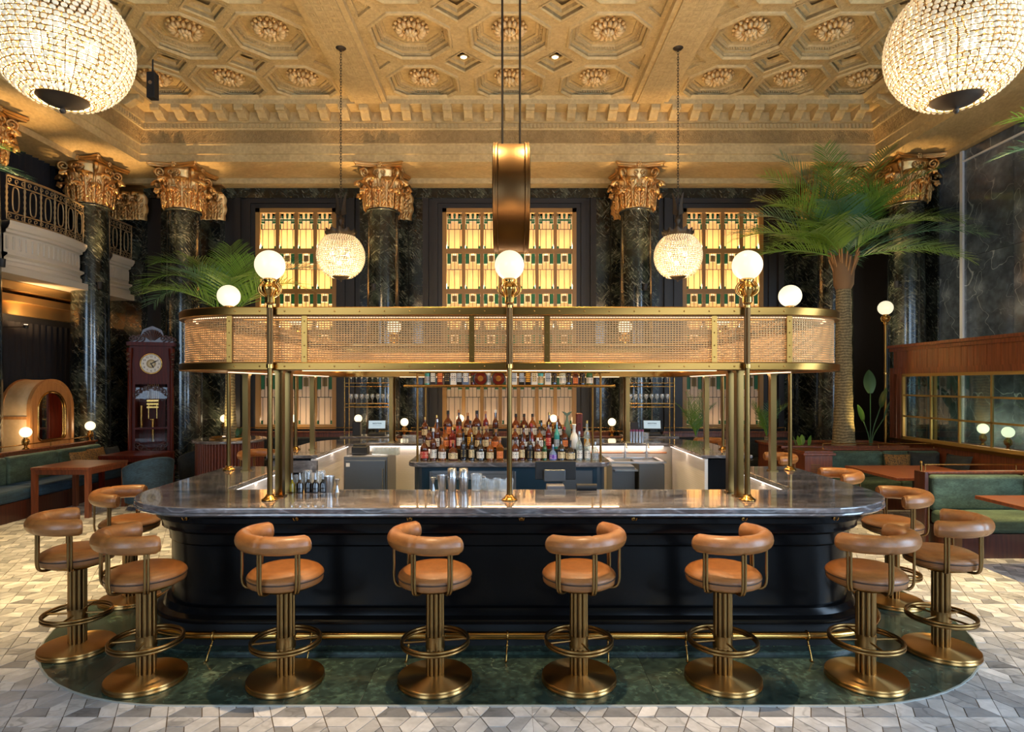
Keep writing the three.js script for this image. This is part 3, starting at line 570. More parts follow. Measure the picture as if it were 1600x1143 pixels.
// ---------------------------------------------------------------- canopy over the bar
const CAN = roundedPath(-2.84, 2.84, 4.74, 9.56, .7, 12);
{
  const c = thing('bar_canopy', 'brass canopy with woven mesh sides hanging as a ring over the bar', 'canopy');
  const loop = (x0, x1, y0, y1) => [[x0, y0], [x1 - .006, y0], [x1, y0 + .006], [x1, y1 - .006], [x1 - .006, y1], [x0, y1], [x0, y0]];
  part(c, 'top_band', sweep(CAN, loop(-.02, .045, 2.538, 2.605)), M.brassSatin);
  part(c, 'bottom_band', sweep(CAN, loop(-.02, .045, 2.11, 2.172)), M.brassSatin);
  part(c, 'inner_flange', sweep(CAN, [[-.02, 2.165], [-.10, 2.165], [-.10, 2.205], [-.104, 2.205], [-.104, 2.16]]), M.brassSatin);
  part(c, 'inner_flange', sweep(CAN, [[-.02, 2.545], [-.10, 2.545], [-.10, 2.505], [-.104, 2.505], [-.104, 2.55]]), M.brassSatin);
  part(c, 'soffit', sweep(CAN, [[-.02, 2.116], [-.42, 2.116], [-.42, 2.165], [-.02, 2.165]]), M.brassSatin);
  part(c, 'top_shelf', sweep(CAN, [[-.02, 2.58], [-.30, 2.58], [-.30, 2.628], [-.29, 2.628], [-.29, 2.60], [-.02, 2.60]]), M.brassDark);
  const mesh = off => {
    const list = []; let acc = 0; const n = CAN.length;
    for (let k = 0; k < 21; k++) { const y = 2.176 + k * .0179; list.push(sweep(CAN, [[off, y - .0052], [off + .003, y], [off, y + .0052]])); }
    const m = []; let gap = 0;
    for (let i = 0; i < n; i++) {
      const p = CAN[i], q = CAN[(i + 1) % n], l = Math.hypot(q[0] - p[0], q[1] - p[1]); if (l < 1e-6) continue;
      const dx = (q[0] - p[0]) / l, dd = (q[1] - p[1]) / l, nx = dd, nd = -dx;
      for (let s = gap; s < l; s += .0225) { const x = p[0] + dx * s + nx * off, d = p[1] + dd * s + nd * off, w = .0042;
        m.push(x - dx * w, 2.172, -(d - dd * w), x + dx * w, 2.172, -(d + dd * w), x + dx * w, 2.54, -(d + dd * w), x - dx * w, 2.172, -(d - dd * w), x + dx * w, 2.54, -(d + dd * w), x - dx * w, 2.54, -(d - dd * w)); gap = s + .0225 - l; }
    }
    const g = new THREE.BufferGeometry(); g.setAttribute('position', new THREE.Float32BufferAttribute(m, 3)); g.computeVertexNormals();
    return merge([...list, g]);
  };
  const wire = std({ color: rgb([.56, .34, .15]), metalness: .5, roughness: .5 });
  part(c, 'mesh_screen', mesh(0), wire, 'fine woven brass mesh').userData.kind = 'stuff';
  const strap = (x, d, turn) => { const o = part(c, 'strap', merge([box(.042, .37, .012), ...[-.14, -.05, .05, .14].map(y => ball(.006, 0, y, .007, 8, 6))]), M.brassSatin); o.position.set(x, 2.355, -d); o.rotation.y = turn; };
  for (const s of [-1, 1]) for (const x of [.296, 1.61, 2.2]) { strap(s * x, 4.728, 0); strap(s * x, 9.572, PI); }
  for (const s of [-1, 1]) for (const d of [5.6, 6.75, 7.55, 8.7]) strap(s * 2.852, d, s * PI / 2);
  for (let i = -11; i <= 11; i++) for (const y of [2.57, 2.14]) { const o = part(c, 'rivet', ball(.007, 0, 0, 0, 8, 6), M.brass); o.position.set(i * .195, y, -4.694); }
  // strips of light inside the top and bottom bands
  part(c, 'led_strip', sweep(CAN, [[-.06, 2.168], [-.08, 2.168], [-.08, 2.176], [-.06, 2.176], [-.06, 2.168]]), M.led);
  part(c, 'led_strip', sweep(CAN, [[-.06, 2.534], [-.08, 2.534], [-.08, 2.542], [-.06, 2.542], [-.06, 2.534]]), M.led);
  const LEDC = [1, .66, .36];
  for (const d of [4.81, 9.49]) { areaLight(LEDC, 24, 4.3, .04, [0, 2.182, d], [0, 2.6, d]); areaLight(LEDC, 20, 4.3, .04, [0, 2.528, d], [0, 2, d]); }
  for (const s of [-1, 1]) { areaLight(LEDC, 24, .04, 3.6, [s * 2.77, 2.182, 7.15], [s * 2.77, 2.6, 7.15]); areaLight(LEDC, 20, .04, 3.6, [s * 2.77, 2.528, 7.15], [s * 2.77, 2, 7.15]); }
  for (const s of [-1, 1]) for (const d of [5.1, 9.2]) { areaLight(LEDC, 20, .5, .04, [s * 2.52, 2.182, d], [s * 2.52, 2.6, d]); }
  // lamps under the soffit shine down on the counter, lamps on the top shelf up to the ceiling
  for (const [x, d, w, l] of [[0, 4.96, 3.4, .05], [0, 9.34, 3.4, .05], [-2.62, 7.15, .05, 3], [2.62, 7.15, .05, 3]]) {
    part(c, 'soffit_light', box(w, .006, l, x, 2.112, -d), M.led);
    areaLight(WARM, 26, w, l, [x, 2.107, d], [x, 0, d]);
  }
  for (const [x, d, w, l] of [[0, 4.92, 4, .1], [0, 9.38, 4, .1], [-2.62, 7.15, .1, 3.4], [2.62, 7.15, .1, 3.4]]) {
    part(c, 'up_light', box(w, .008, l, x, 2.604, -d), M.led);
    areaLight(WARM, 30, w, l, [x, 2.63, d], [x, 9, d]);
  }
  // square posts under the canopy
  const postG = merge([box(.058, 2.112 - TOP, .058, 0, (2.112 - TOP) / 2, 0), box(.085, .012, .085, 0, .006, 0), box(.075, .02, .075, 0, 2.112 - TOP - .01, 0)]);
  const words = { f: 'at the front edge of the bar', b: 'on the rear counter', a: 'on the near side arm', z: 'on the far side arm' };
  for (const s of [-1, 1]) {
    const side = s < 0 ? 'left' : 'right';
    for (const [d, w] of [[4.80, 'nearest the lamp pole'], [4.98, 'set behind its twin']]) single('canopy_post', postG, M.post, `square brass post of the front ${side} pair, ${w}`, 'post', [s * 1.83, TOP, d], 0, 'brass posts carrying the canopy');
    for (const [d, w] of [[9.32, 'nearer'], [9.50, 'farther']]) single('canopy_post', postG, M.post, `square brass post on the rear counter, ${side} pair, the ${w} one`, 'post', [s * 1.83, TOP, d], 0, 'brass posts carrying the canopy');
    single('canopy_post', postG, M.post, `square brass post on the end of the front counter's ${side} arm`, 'post', [s * 2.72, TOP, 6.22], 0, 'brass posts carrying the canopy');
    single('canopy_post', postG, M.post, `square brass post on the end of the rear counter's ${side} arm`, 'post', [s * 2.70, TOP, 8.25], 0, 'brass posts carrying the canopy');
  }
}
// ---------------------------------------------------------------- globe lamps on poles
function lampHead(t, y, r, mat = M.milk, power = 2.2, k = 1) {           // cage, cup and milk-glass globe, y = middle of the globe
  part(t, 'cup', lathe([[0, y - r - .005], [.045 * k, y - r + .012], [.05 * k, y - r - .004], [.035 * k, y - r - .02], [.06 * k, y - r - .05], [.066 * k, y - r - .075], [.05 * k, y - r - .11], [.036 * k, y - r - .125], [.036 * k, y - r - .175], [.026 * k, y - r - .185], [0, y - r - .185]], 24), M.brass);
  const petals = []; for (let i = 0; i < 6; i++) { const a = i / 6 * TAU, c = Math.cos(a), s = Math.sin(a); petals.push(tube([[.03 * k * c, y - r - .13, .03 * k * s], [.075 * k * c, y - r - .10, .075 * k * s], [.085 * k * c, y - r - .06, .085 * k * s], [.06 * k * c, y - r - .02, .06 * k * s]], .009 * k, 10, 6)); }
  part(t, 'cage', merge(petals), M.brass);
  part(t, 'lamp_globe', ball(r, 0, y, 0, 32, 20), mat);
  const l = new THREE.PointLight(rgb([1, .72, .40]), power, 0, 2); l.position.set(0, y, 0); l.castShadow = true; l.shadow.radius = r * .8 / .02; t.add(l);
}
{
  const build = (label, x, d, group) => {
    const t = thing('globe_lamp', label, 'lamp', [x, TOP, d], 0, group), H = y => y - TOP;
    part(t, 'base', lathe([[0, 0], [.062, 0], [.062, .008], [.05, .016], [.034, .03], [.028, .045], [0, .045]], 24), M.brass);
    part(t, 'pole', cyl(.019, .021, 2.14 - TOP, 0, (2.14 - TOP) / 2, 0, 16), M.post);
    part(t, 'collar', cyl(.028, .028, .03, 0, H(2.14), 0, 16), M.brass); part(t, 'collar', cyl(.026, .026, .02, 0, H(2.60), 0, 16), M.brass);
    part(t, 'upper_rods', merge([cyl(.011, .011, .5, -.014, H(2.38), 0, 10), cyl(.011, .011, .5, .014, H(2.38), 0, 10), cyl(.011, .011, .5, 0, H(2.38), .012, 10)]), M.bronze);
    lampHead(t, H(2.92), .114);
    return t;
  };
  const g = 'globe lamps on the bar';
  build('brass pole lamp with glowing globe, left of three along the front counter', -1.853, 4.655, g);
  build('brass pole lamp with glowing globe at the middle of the front counter', 0, 4.655, g);
  build('brass pole lamp with glowing globe, right of three along the front counter', 1.84, 4.655, g);
  build("globe lamp on the front counter's left arm, behind the canopy's left end", -2.93, 6.28, g);
  build("globe lamp on the front counter's right arm, behind the canopy's right end", 2.93, 6.28, g);
  build("thin globe lamp pole on the rear counter's left arm", -2.93, 8.25, g);
  build("thin globe lamp pole on the rear counter's right arm", 2.93, 8.25, g);
  build('globe lamp on the rear counter seen through the mesh, left one', -1.85, 9.64, g);
  build('globe lamp on the rear counter seen through the mesh, right one', 1.85, 9.64, g);
}
// ---------------------------------------------------------------- bar stools
{
  const s = new THREE.Group(); s.userData = { category: 'stool', base: 'bar_stool', group: 'leather bar stools round the bar' };
  // origin on the floor; the open side of the backrest looks to +x
  part(s, 'base', lathe([[0, 0], [.248, 0], [.252, .006], [.252, .014], [.246, .018], [.246, .022], [.25, .026], [.25, .036], [.244, .042], [.06, .052], [0, .052]], 48), M.seatMetal);
  const reeds = []; part(s, 'core', cyl(.043, .043, .57, 0, .335, 0, 20), M.bronze);
  for (let i = 0; i < 10; i++) { const a = i / 10 * TAU + .1; reeds.push(cyl(.0132, .0132, .57, .049 * Math.cos(a), .335, .049 * Math.sin(a), 8)); }
  part(s, 'column', merge(reeds), M.brassDark);
  part(s, 'collar', merge([cyl(.063, .063, .075, 0, .27, 0, 24), cyl(.066, .066, .012, 0, .235, 0, 24), cyl(.066, .066, .012, 0, .305, 0, 24)]), M.brassDark);
  part(s, 'foot_ring', merge([ring(.222, .0105, 0, .280, 0, 8, 56), ring(.222, .0105, 0, .258, 0, 8, 56)]), M.brassDark);
  part(s, 'ring_spokes', merge([0, 1, 2, 3].map(i => { const a = i / 4 * TAU + .5; return bar([.06 * Math.cos(a), .27, .06 * Math.sin(a)], [.22 * Math.cos(a), .27, .22 * Math.sin(a)], .0075); })), M.brassDark);
  part(s, 'seat_plate', lathe([[0, .615], [.10, .615], [.115, .628], [.19, .645], [.2, .665], [0, .665]], 36), M.brassSatin);
  const seat = part(s, 'seat', lathe([[0, .665], [.226, .665], [.240, .672], [.243, .69], [.242, .712]], 48), M.leather);
  part(seat, 'cushion', lathe([[.242, .714], [.247, .720], [.242, .732], [.225, .75], [.19, .767], [.15, .776], [.08, .778], [.03, .777], [0, .777]], 48), M.leather);
  part(seat, 'piping', ring(.243, .0055, 0, .714, 0, 6, 56), M.piping);
  // rolled C-shaped backrest in three stitched lengths
  const a0 = .48 * PI, a1 = 1.52 * PI, R = .262, Y = .965;
  const back = part(s, 'backrest', grid(60, 18, (u, v) => {
    const a = a0 + (a1 - a0) * u, seam = Math.min(Math.abs(u - .33), Math.abs(u - .67)), e = Math.min(u, 1 - u) * (a1 - a0) * R;
    let r = .060 * (1 - .10 * Math.exp(-Math.pow(seam / .008, 2))); if (e < .012) r *= 1 - .16 * Math.pow(1 - e / .012, 2);
    const b = v * TAU, rad = R + r * .92 * Math.cos(b);
    return [rad * Math.cos(a), Y + r * Math.sin(b) + .012 * Math.cos((u - .5) * PI), -rad * Math.sin(a)];
  }), M.leather);
  for (const a of [a0, a1]) { const c = part(back, 'end_cap', merge([cyl(.050, .050, .006, 0, 0, 0, 24).rotateX(PI / 2), new THREE.TorusGeometry(.036, .003, 6, 24).translate(0, 0, .004 * (a < PI ? 1 : -1))]), M.leather); c.position.set(R * Math.cos(a), Y, -R * Math.sin(a)); c.rotation.y = a; }
  for (const a of [.56, .84, 1.16, 1.44].map(x => x * PI)) for (const o of [-.035, .035]) {
    const c = Math.cos(a + o), z = -Math.sin(a + o);
    part(s, 'support', tube([[.272 * c, Y - .045, .272 * z], [.272 * c, .80, .272 * z], [.272 * c, .72, .272 * z], [.262 * c, .672, .262 * z], [.232 * c, .652, .232 * z], [.15 * c, .648, .15 * z]], .0085, 22, 8), M.brassDark);
  }
  const stools = [
    [-2.45, 4.06, 42, 'leather bar stool with its backrest turned left, first of the front row from the left'],
    [-1.505, 4.05, 46, 'leather bar stool turned to the right, second of the front row from the left'],
    [-.50, 4.05, 38, 'leather bar stool turned to the right, just left of the middle lamp pole'],
    [.468, 4.06, 134, 'leather bar stool turned to the left, just right of the middle lamp pole'],
    [1.44, 4.06, 127, 'leather bar stool turned to the left, second of the front row from the right'],
    [2.41, 4.07, 119, 'leather bar stool turned to the left, first of the front row from the right'],
    [-3.26, 4.54, 37, "leather bar stool at the bar's front left corner, farthest left of all"],
    [3.22, 4.49, 141, "leather bar stool at the bar's front right corner, farthest right of all"],
    [-3.50, 5.55, 8, "leather bar stool beside the front counter's left arm, behind the corner stools"],
    [3.50, 5.50, 170, "leather bar stool beside the front counter's right arm, in front of the green bench"],
    [3.62, 6.75, 177, "leather bar stool at the end of the front counter's right arm, only its back showing"],
    [3.66, 8.35, 178, "leather bar stool beside the rear counter's right arm, nearer one"],
    [3.55, 9.75, 178, "leather bar stool beside the rear counter's right arm, farther one"],
    [3.55, 10.75, 215, 'leather bar stool behind the rear counter at its right corner'],
    [-3.62, 8.75, -20, "leather bar stool beside the rear counter's left arm, mostly behind brass posts"],
  ];
  for (const [x, d, deg, label] of stools) copyOf(s, label, [x, inside(x, d) ? .006 : 0, d], deg * PI / 180, 'leather bar stools round the bar');
  function inside(x, d) { return d > 3.8 && d < 10.5 && Math.abs(x) < 3.7; }
}
// ---------------------------------------------------------------- columns and gilt capitals
const CAP = 0.86;
function acanthus(H, W, R0, R1, curl) {                             // one leaf standing against the bell, at +z: ribbed, lobed, its tip rolling outwards
  return grid(14, 22, (u, v) => {
    const x = u * 2 - 1, lobe = 1 + .20 * Math.abs(Math.cos(v * 3.5 * PI)) - .1, taper = v > .8 ? Math.sqrt(Math.max(.04, 1 - Math.pow((v - .8) / .203, 2))) : 1;
    const w = W * (.70 + .38 * Math.sin(PI * Math.min(1, v * 1.1))) * lobe * taper, t = Math.max(0, (v - .58) / .42), a = t * PI * 1.02, roll = curl;
    const y = H * Math.min(v, .58) / .58 * .84 + roll * Math.sin(a), out = R0 + (R1 - R0) * Math.min(1, v * 1.6) + roll * (1 - Math.cos(a)) * .5 * 2;
    const rib = .010 * Math.abs(Math.cos(x * PI * 2.5)) * (1 - .5 * t) + .012 * Math.exp(-x * x * 40), cup = -.10 * x * x * (1 - .6 * t);
    return [x * w / 2 * (1 - .1 * t), y, out + rib + cup];
  });
}
function spiral(turns, r0, tubeR, flat = 1) {
  const pts = []; for (let i = 0; i <= 26; i++) { const t = i / 26, r = r0 * Math.pow(1 - t, .8) + .008, a = -PI / 2 + turns * TAU * t; pts.push(new THREE.Vector3(0, r0 + r * Math.sin(a), r * Math.cos(a))); }
  return new THREE.TubeGeometry(new THREE.CatmullRomCurve3(pts), 44, tubeR, 6).scale(flat, 1, 1);
}
const lumpy = (leaf, H, W, R, curl) => {                             // raised lobes and a rolled tip on a leaf
  const l = [leaf];
  for (let k = 0; k < 4; k++) for (const s of [-1, 1]) { const v = .16 + k * .2, w = W * (.30 + .10 * Math.sin(v * PI)); l.push(ball(1, 0, 0, 0, 7, 5).scale(.026, .06, .022).rotateZ(-s * .5).translate(s * w * .8, H * v * .95, R + .012 + .03 * v), ball(1, 0, 0, 0, 7, 5).scale(.018, .045, .018).rotateZ(-s * .25).translate(s * w * .34, H * (v + .06), R + .03 + .03 * v)); }
  for (const x of [-.055, -.028, 0, .028, .055]) l.push(ball(1, 0, 0, 0, 8, 6).scale(.024, .034, .03).translate(x, H * .86 + curl * .55 - Math.abs(x) * .7, R + .05 + curl * 1.25 - Math.abs(x) * .5));
  return merge(l);
};
const capitalParts = (() => {
  const low = lumpy(acanthus(.33, .275, .325, .365, .085), .33, .27, .355, .085), high = lumpy(acanthus(.55, .285, .315, .375, .10), .55, .28, .345, .10);
  const volute = merge([spiral(1.6, .085, .024, 1.5).translate(0, .60, .44), tube([[0, .36, .33], [0, .50, .36], [0, .60, .44]], .026, 10, 6)]);
  const small = merge([spiral(1.3, .05, .014, 1.4).rotateY(PI / 2).translate(.06, .62, .37), spiral(1.3, .05, .014, 1.4).rotateY(-PI / 2).translate(-.06, .62, .37), tube([[.02, .42, .36], [.05, .55, .37], [.06, .62, .38]], .014, 8, 6), tube([[-.02, .42, .36], [-.05, .55, .37], [-.06, .62, .38]], .014, 8, 6)]);
  const ab = []; for (let k = 0; k < 4; k++) { const a = k * PI / 2; for (const t of [-1, -.8, -.55, -.28, 0, .28, .55, .8, 1]) { const x = t * .44, z = .36 + .10 * t * t, c = Math.cos(a), s = Math.sin(a); ab.push([x * c + z * s, x * -s + z * c]); } }
  const outline = ab.slice().reverse();
  const abacus = merge([slab(outline, .775, .035, .006), slab(outline.map(p => [p[0] * 1.05, p[1] * 1.05]), .81, .05, .01)]);
  const flower = merge([...Array.from({ length: 6 }, (_, i) => ball(.026, .036 * Math.cos(i / 6 * TAU), .82 + .036 * Math.sin(i / 6 * TAU), .385, 8, 6)), ball(.022, 0, .82, .40, 8, 6)]);
  const bell = lathe([[.30, 0], [.325, .012], [.325, .035], [.30, .045], [.295, .3], [.31, .55], [.37, .72], [.40, .78], [0, .78]], 36);
  return { low, high, volute, small, abacus, flower, bell };
})();
function capital(parent, y, scale = 1) {
  const P = capitalParts, c = part(parent, 'capital', P.bell, M.gilt, 'gilded Corinthian capital with acanthus leaves'); c.position.y = y; c.scale.setScalar(scale);
  const put = (n, g, a) => { part(c, n, g, M.gilt).rotation.y = a; };
  for (let k = 0; k < 8; k++) { put('acanthus_leaf', P.low, k / 8 * TAU); put('acanthus_leaf', P.high, (k + .5) / 8 * TAU); }
  for (let k = 0; k < 4; k++) { put('volute', P.volute, (k + .5) / 4 * TAU); put('small_volute', P.small, k / 4 * TAU); put('flower', P.flower, k / 4 * TAU); }
  put('abacus', P.abacus, 0);
  return c;
}
{
  const h = SOFFIT - CAP;
  const shaftUV = g => { const u = g.attributes.uv; for (let i = 0; i < u.count; i++) u.setXY(i, u.getX(i) * 2.0, u.getY(i) * h); return g; };
  const col = (label, x, d) => {
    const t = thing('column', label, 'column', [x, 0, d], 0, 'marble columns with gilded capitals');
    const m = M.dark.clone(); m.map = T.dark.clone(); m.map.offset.set(hash(Math.round(x * 10 + 500), Math.round(d * 10), 3), hash(Math.round(d * 10), 3, 9)); m.map.needsUpdate = true;
    part(t, 'shaft', shaftUV(lathe(Array.from({ length: 13 }, (_, i) => { const v = i / 12; return [.345 - .045 * Math.pow(v, 1.6), .32 + (h - .36) * v]; }), 48)), m);
    part(t, 'neck_ring', lathe([[.30, h - .045], [.325, h - .04], [.335, h - .022], [.325, h - .004], [.30, h]], 36), m);
    part(t, 'base', merge([box(.9, .1, .9, 0, .05, 0), lathe([[.44, .1], [.46, .135], [.44, .17], [.40, .18], [.385, .21], [.40, .24], [.42, .26], [.40, .29], [.36, .30], [.345, .32]], 36)]), m);
    capital(t, h);
    return t;
  };
  col('dark marble column with gilded capital, left of the middle window', -2.557, 12.2);
  col('dark marble column with gilded capital, right of the middle window', 2.56, 12.2);
  col('dark marble column with gilded capital, between the tall clock and the left window', -6.6, 12.2);
  col('dark marble column with gilded capital, behind the tall palm tree', 6.6, 12.2);
  col('dark marble column with gilded capital, between the balcony and the tall clock', -8.25, 11.85);
  col('dark marble column cut by the left edge of the picture, beside the balcony', -8.35, 9.4);
  const r = col('dark marble column with gilded capital at the right, beyond the palm', 7.75, 11.75);
  // half capitals on the wall pilasters
  const wall = scene.getObjectByName('wall_back');
  for (const x of [-8.3, -6.6, -2.56, 2.56, 6.6]) { const g = part(wall, 'pilaster_capital', metric(box(.66, .8, .16, x, 5.92, -BACK + .08)), M.gilt); 
    for (let k = -1; k <= 1; k++) { const l = part(g, 'acanthus_leaf', capitalParts.low, M.gilt); l.position.set(x + k * .22, 5.54, -BACK - .06); const l2 = part(g, 'acanthus_leaf', capitalParts.high, M.gilt); l2.position.set(x + (k + .5) * .22, 5.54, -BACK - .07); }
    const ab = part(g, 'abacus', box(.86, .08, .34, x, 6.30, -BACK + .17), M.gilt); }
  // small spotlights strapped to the shafts light the capitals from below
  for (const [x, d, ax, ad] of [[-2.557, 12.2, -.12, -.34], [2.56, 12.2, .12, -.34], [-6.6, 12.2, .15, -.34], [6.6, 12.2, -.15, -.34], [-8.25, 11.85, .32, -.2], [-8.35, 9.4, .34, .1], [7.75, 11.75, -.32, -.2]]) {
    const y = 3.85, f = thing('column_uplight', `small black uplight on the shaft of the column at ${x < -8 ? (d < 10 ? 'the left edge' : 'the balcony') : x < -6 ? 'the clock' : x < 0 ? 'the left of the middle window' : x < 3 ? 'the right of the middle window' : x < 7 ? 'the palm' : 'the far right'}`, 'spotlight', [x + ax, y, d + ad], 0, 'uplights on the columns');
    part(f, 'body', lathe([[0, 0], [.04, 0], [.045, .1], [.048, .13], [.04, .13]], 16), M.blackMatte);
    part(f, 'lamp', cyl(.034, .034, .01, 0, .122, 0, 12), M.led);
    part(f, 'bracket', box(.03, .05, .1, -ax * .15, .04, 0), M.blackMatte);
    spotLight(AMBER, 26, [x + ax * 1.35, y + .16, d + ad * 1.35], [x + ax * 1.1, 6.2, d + ad * 1.2], .42, .7, .03);
  }
}
// ---------------------------------------------------------------- chandeliers
{
  const R = .363, top = .30, low = -.33, c = new THREE.Group(); c.userData = { category: 'chandelier', base: 'chandelier', group: 'crystal ball chandeliers' };
  // origin at the middle of the ball
  const rowsN = 22, wires = [], beads = [];
  const lat = i => { const y = low + (top - low) * i / rowsN; return [y, Math.sqrt(R * R - y * y)]; };
  for (let i = 0; i <= rowsN; i++) { const [y, r] = lat(i); wires.push(ring(r, .003, 0, y, 0, 4, 48)); }
  for (let k = 0; k < 40; k++) { const a = k / 40 * TAU; wires.push(tube(Array.from({ length: 9 }, (_, j) => { const [y, r] = lat(j / 8 * rowsN); return [r * Math.cos(a), y, r * Math.sin(a)]; }), .003, 16, 4)); }
  part(c, 'wire_basket', merge(wires), std({ color: rgb([.22, .14, .06]), metalness: .8, roughness: .4 })).userData.kind = 'stuff';
  for (let i = 0; i < rowsN; i++) { const [y, r] = lat(i + .5), n = Math.max(14, Math.round(TAU * r / .038)); for (let k = 0; k < n; k++) { const a = (k + .5 * (i % 2)) / n * TAU; beads.push([r * Math.cos(a), y, r * Math.sin(a), r / R, a]); } }
  const crystal = phys({ color: rgb([.85, .76, .58]), roughness: .22, transmission: .14, thickness: 0, ior: 1.5, emissive: rgb([1, .80, .48]), emissiveIntensity: .22 });  // beads emit faintly themselves, standing in for bulb light passing through
  crystal.name = 'chandelier_crystal_glow';
  const im = shadows(new THREE.InstancedMesh(new THREE.IcosahedronGeometry(1, 1), crystal, beads.length)), mt = new THREE.Matrix4(), q = new THREE.Quaternion();
  beads.forEach(([x, y, z, k, a], i) => { q.setFromEuler(new THREE.Euler(0, -a, 0)); mt.compose(new THREE.Vector3(x, y, z), q, new THREE.Vector3(.008, .0125, .0155)); im.setMatrixAt(i, mt); });
  im.name = 'crystal_beads'; im.userData.kind = 'stuff'; im.userData.label = 'strung glass beads covering the ball, given a bulb glow'; im.castShadow = false; c.add(im);
  const bulb = std({ color: rgb([1, .9, .7]), roughness: .4, emissive: rgb([1, .78, .46]), emissiveIntensity: 2.6 });
  for (let k = 0; k < 6; k++) { const a = k / 6 * TAU + .3, b = part(c, 'bulb', ball(.04, 0, 0, 0, 14, 10), bulb); b.position.set(.15 * Math.cos(a), k % 2 ? .05 : -.08, .15 * Math.sin(a)); }
  part(c, 'bottom_cap', lathe([[0, low - .075], [.012, low - .07], [.018, low - .055], [.01, low - .045], [.04, low - .035], [.10, low - .012], [.135, low + .012], [.125, low + .02], [0, low + .02]], 28), M.iron);
  part(c, 'crown', grid(72, 8, (u, v) => { const a = u * TAU, r = .175 + .06 * v + .018 * Math.sin(v * PI), s = 1 + .05 * Math.cos(a * 12) * v; return [r * s * Math.cos(a), top - .02 + .105 * v + (v > .9 ? .022 * Math.cos(a * 12) : 0), r * s * Math.sin(a)]; }), M.iron);
  part(c, 'crown_rim', merge([ring(.185, .014, 0, top - .01, 0, 8, 40), lathe([[0, top + .06], [.16, top + .05], [.1, top + .1], [.05, top + .13], [.03, top + .2], [.055, top + .24], [.05, top + .28], [.02, top + .32], [.018, top + .40], [0, top + .42]], 24)]), M.iron);
  for (const s of [-1, 1]) part(c, 'wing', grid(8, 14, (u, v) => [s * (.012 + .075 * (1 - Math.abs(u * 2 - 1)) * (1 - v * .6) + .05 * v * v), top + .36 + v * .34 - .04 * Math.abs(u * 2 - 1), (u - .5) * .08 * (1 - v * .85)]), M.iron);
  const chainLen = CEIL - .1 - 3.99 - top - .62, links = [];
  for (let k = 0; k * .062 < chainLen; k++) links.push(new THREE.TorusGeometry(.019, .0055, 5, 10).scale(.72, 1.3, 1).rotateY(k % 2 ? PI / 2 : 0).translate(0, top + .66 + k * .043 * 1.0, 0));
  const nl = Math.ceil(chainLen / .043); links.length = 0; for (let k = 0; k < nl; k++) links.push(new THREE.TorusGeometry(.019, .0055, 5, 10).scale(.72, 1.35, 1).rotateY(k % 2 ? PI / 2 : 0).translate(0, top + .62 + k * .043, 0));
  part(c, 'chain', merge([...links, bar([0, top + .38, 0], [0, top + .66, 0], .006)]), M.iron);
  part(c, 'ceiling_rose', lathe([[.0, 3.22], [.03, 3.215], [.06, 3.23], [.09, 3.26], [.085, 3.285], [0, 3.29]], 28).translate(0, CEIL - .13 - 3.99 - 3.25, 0), M.iron);
  for (const [label, x, d] of [
    ['large crystal ball chandelier cut by the top left corner of the picture', -BEAM, 3.53], ['large crystal ball chandelier cut by the top right corner of the picture', BEAM, 3.53],
    ['small-looking crystal ball chandelier hanging before the left window', -BEAM, 9.35], ['small-looking crystal ball chandelier hanging before the right window', BEAM, 9.35]]) {
    copyOf(c, label, [x, 3.99, d], x < 0 ? .2 : -.3, 'crystal ball chandeliers');
    pointLight([1, .72, .40], 7, [x, 3.97, d], .2);
  }
}
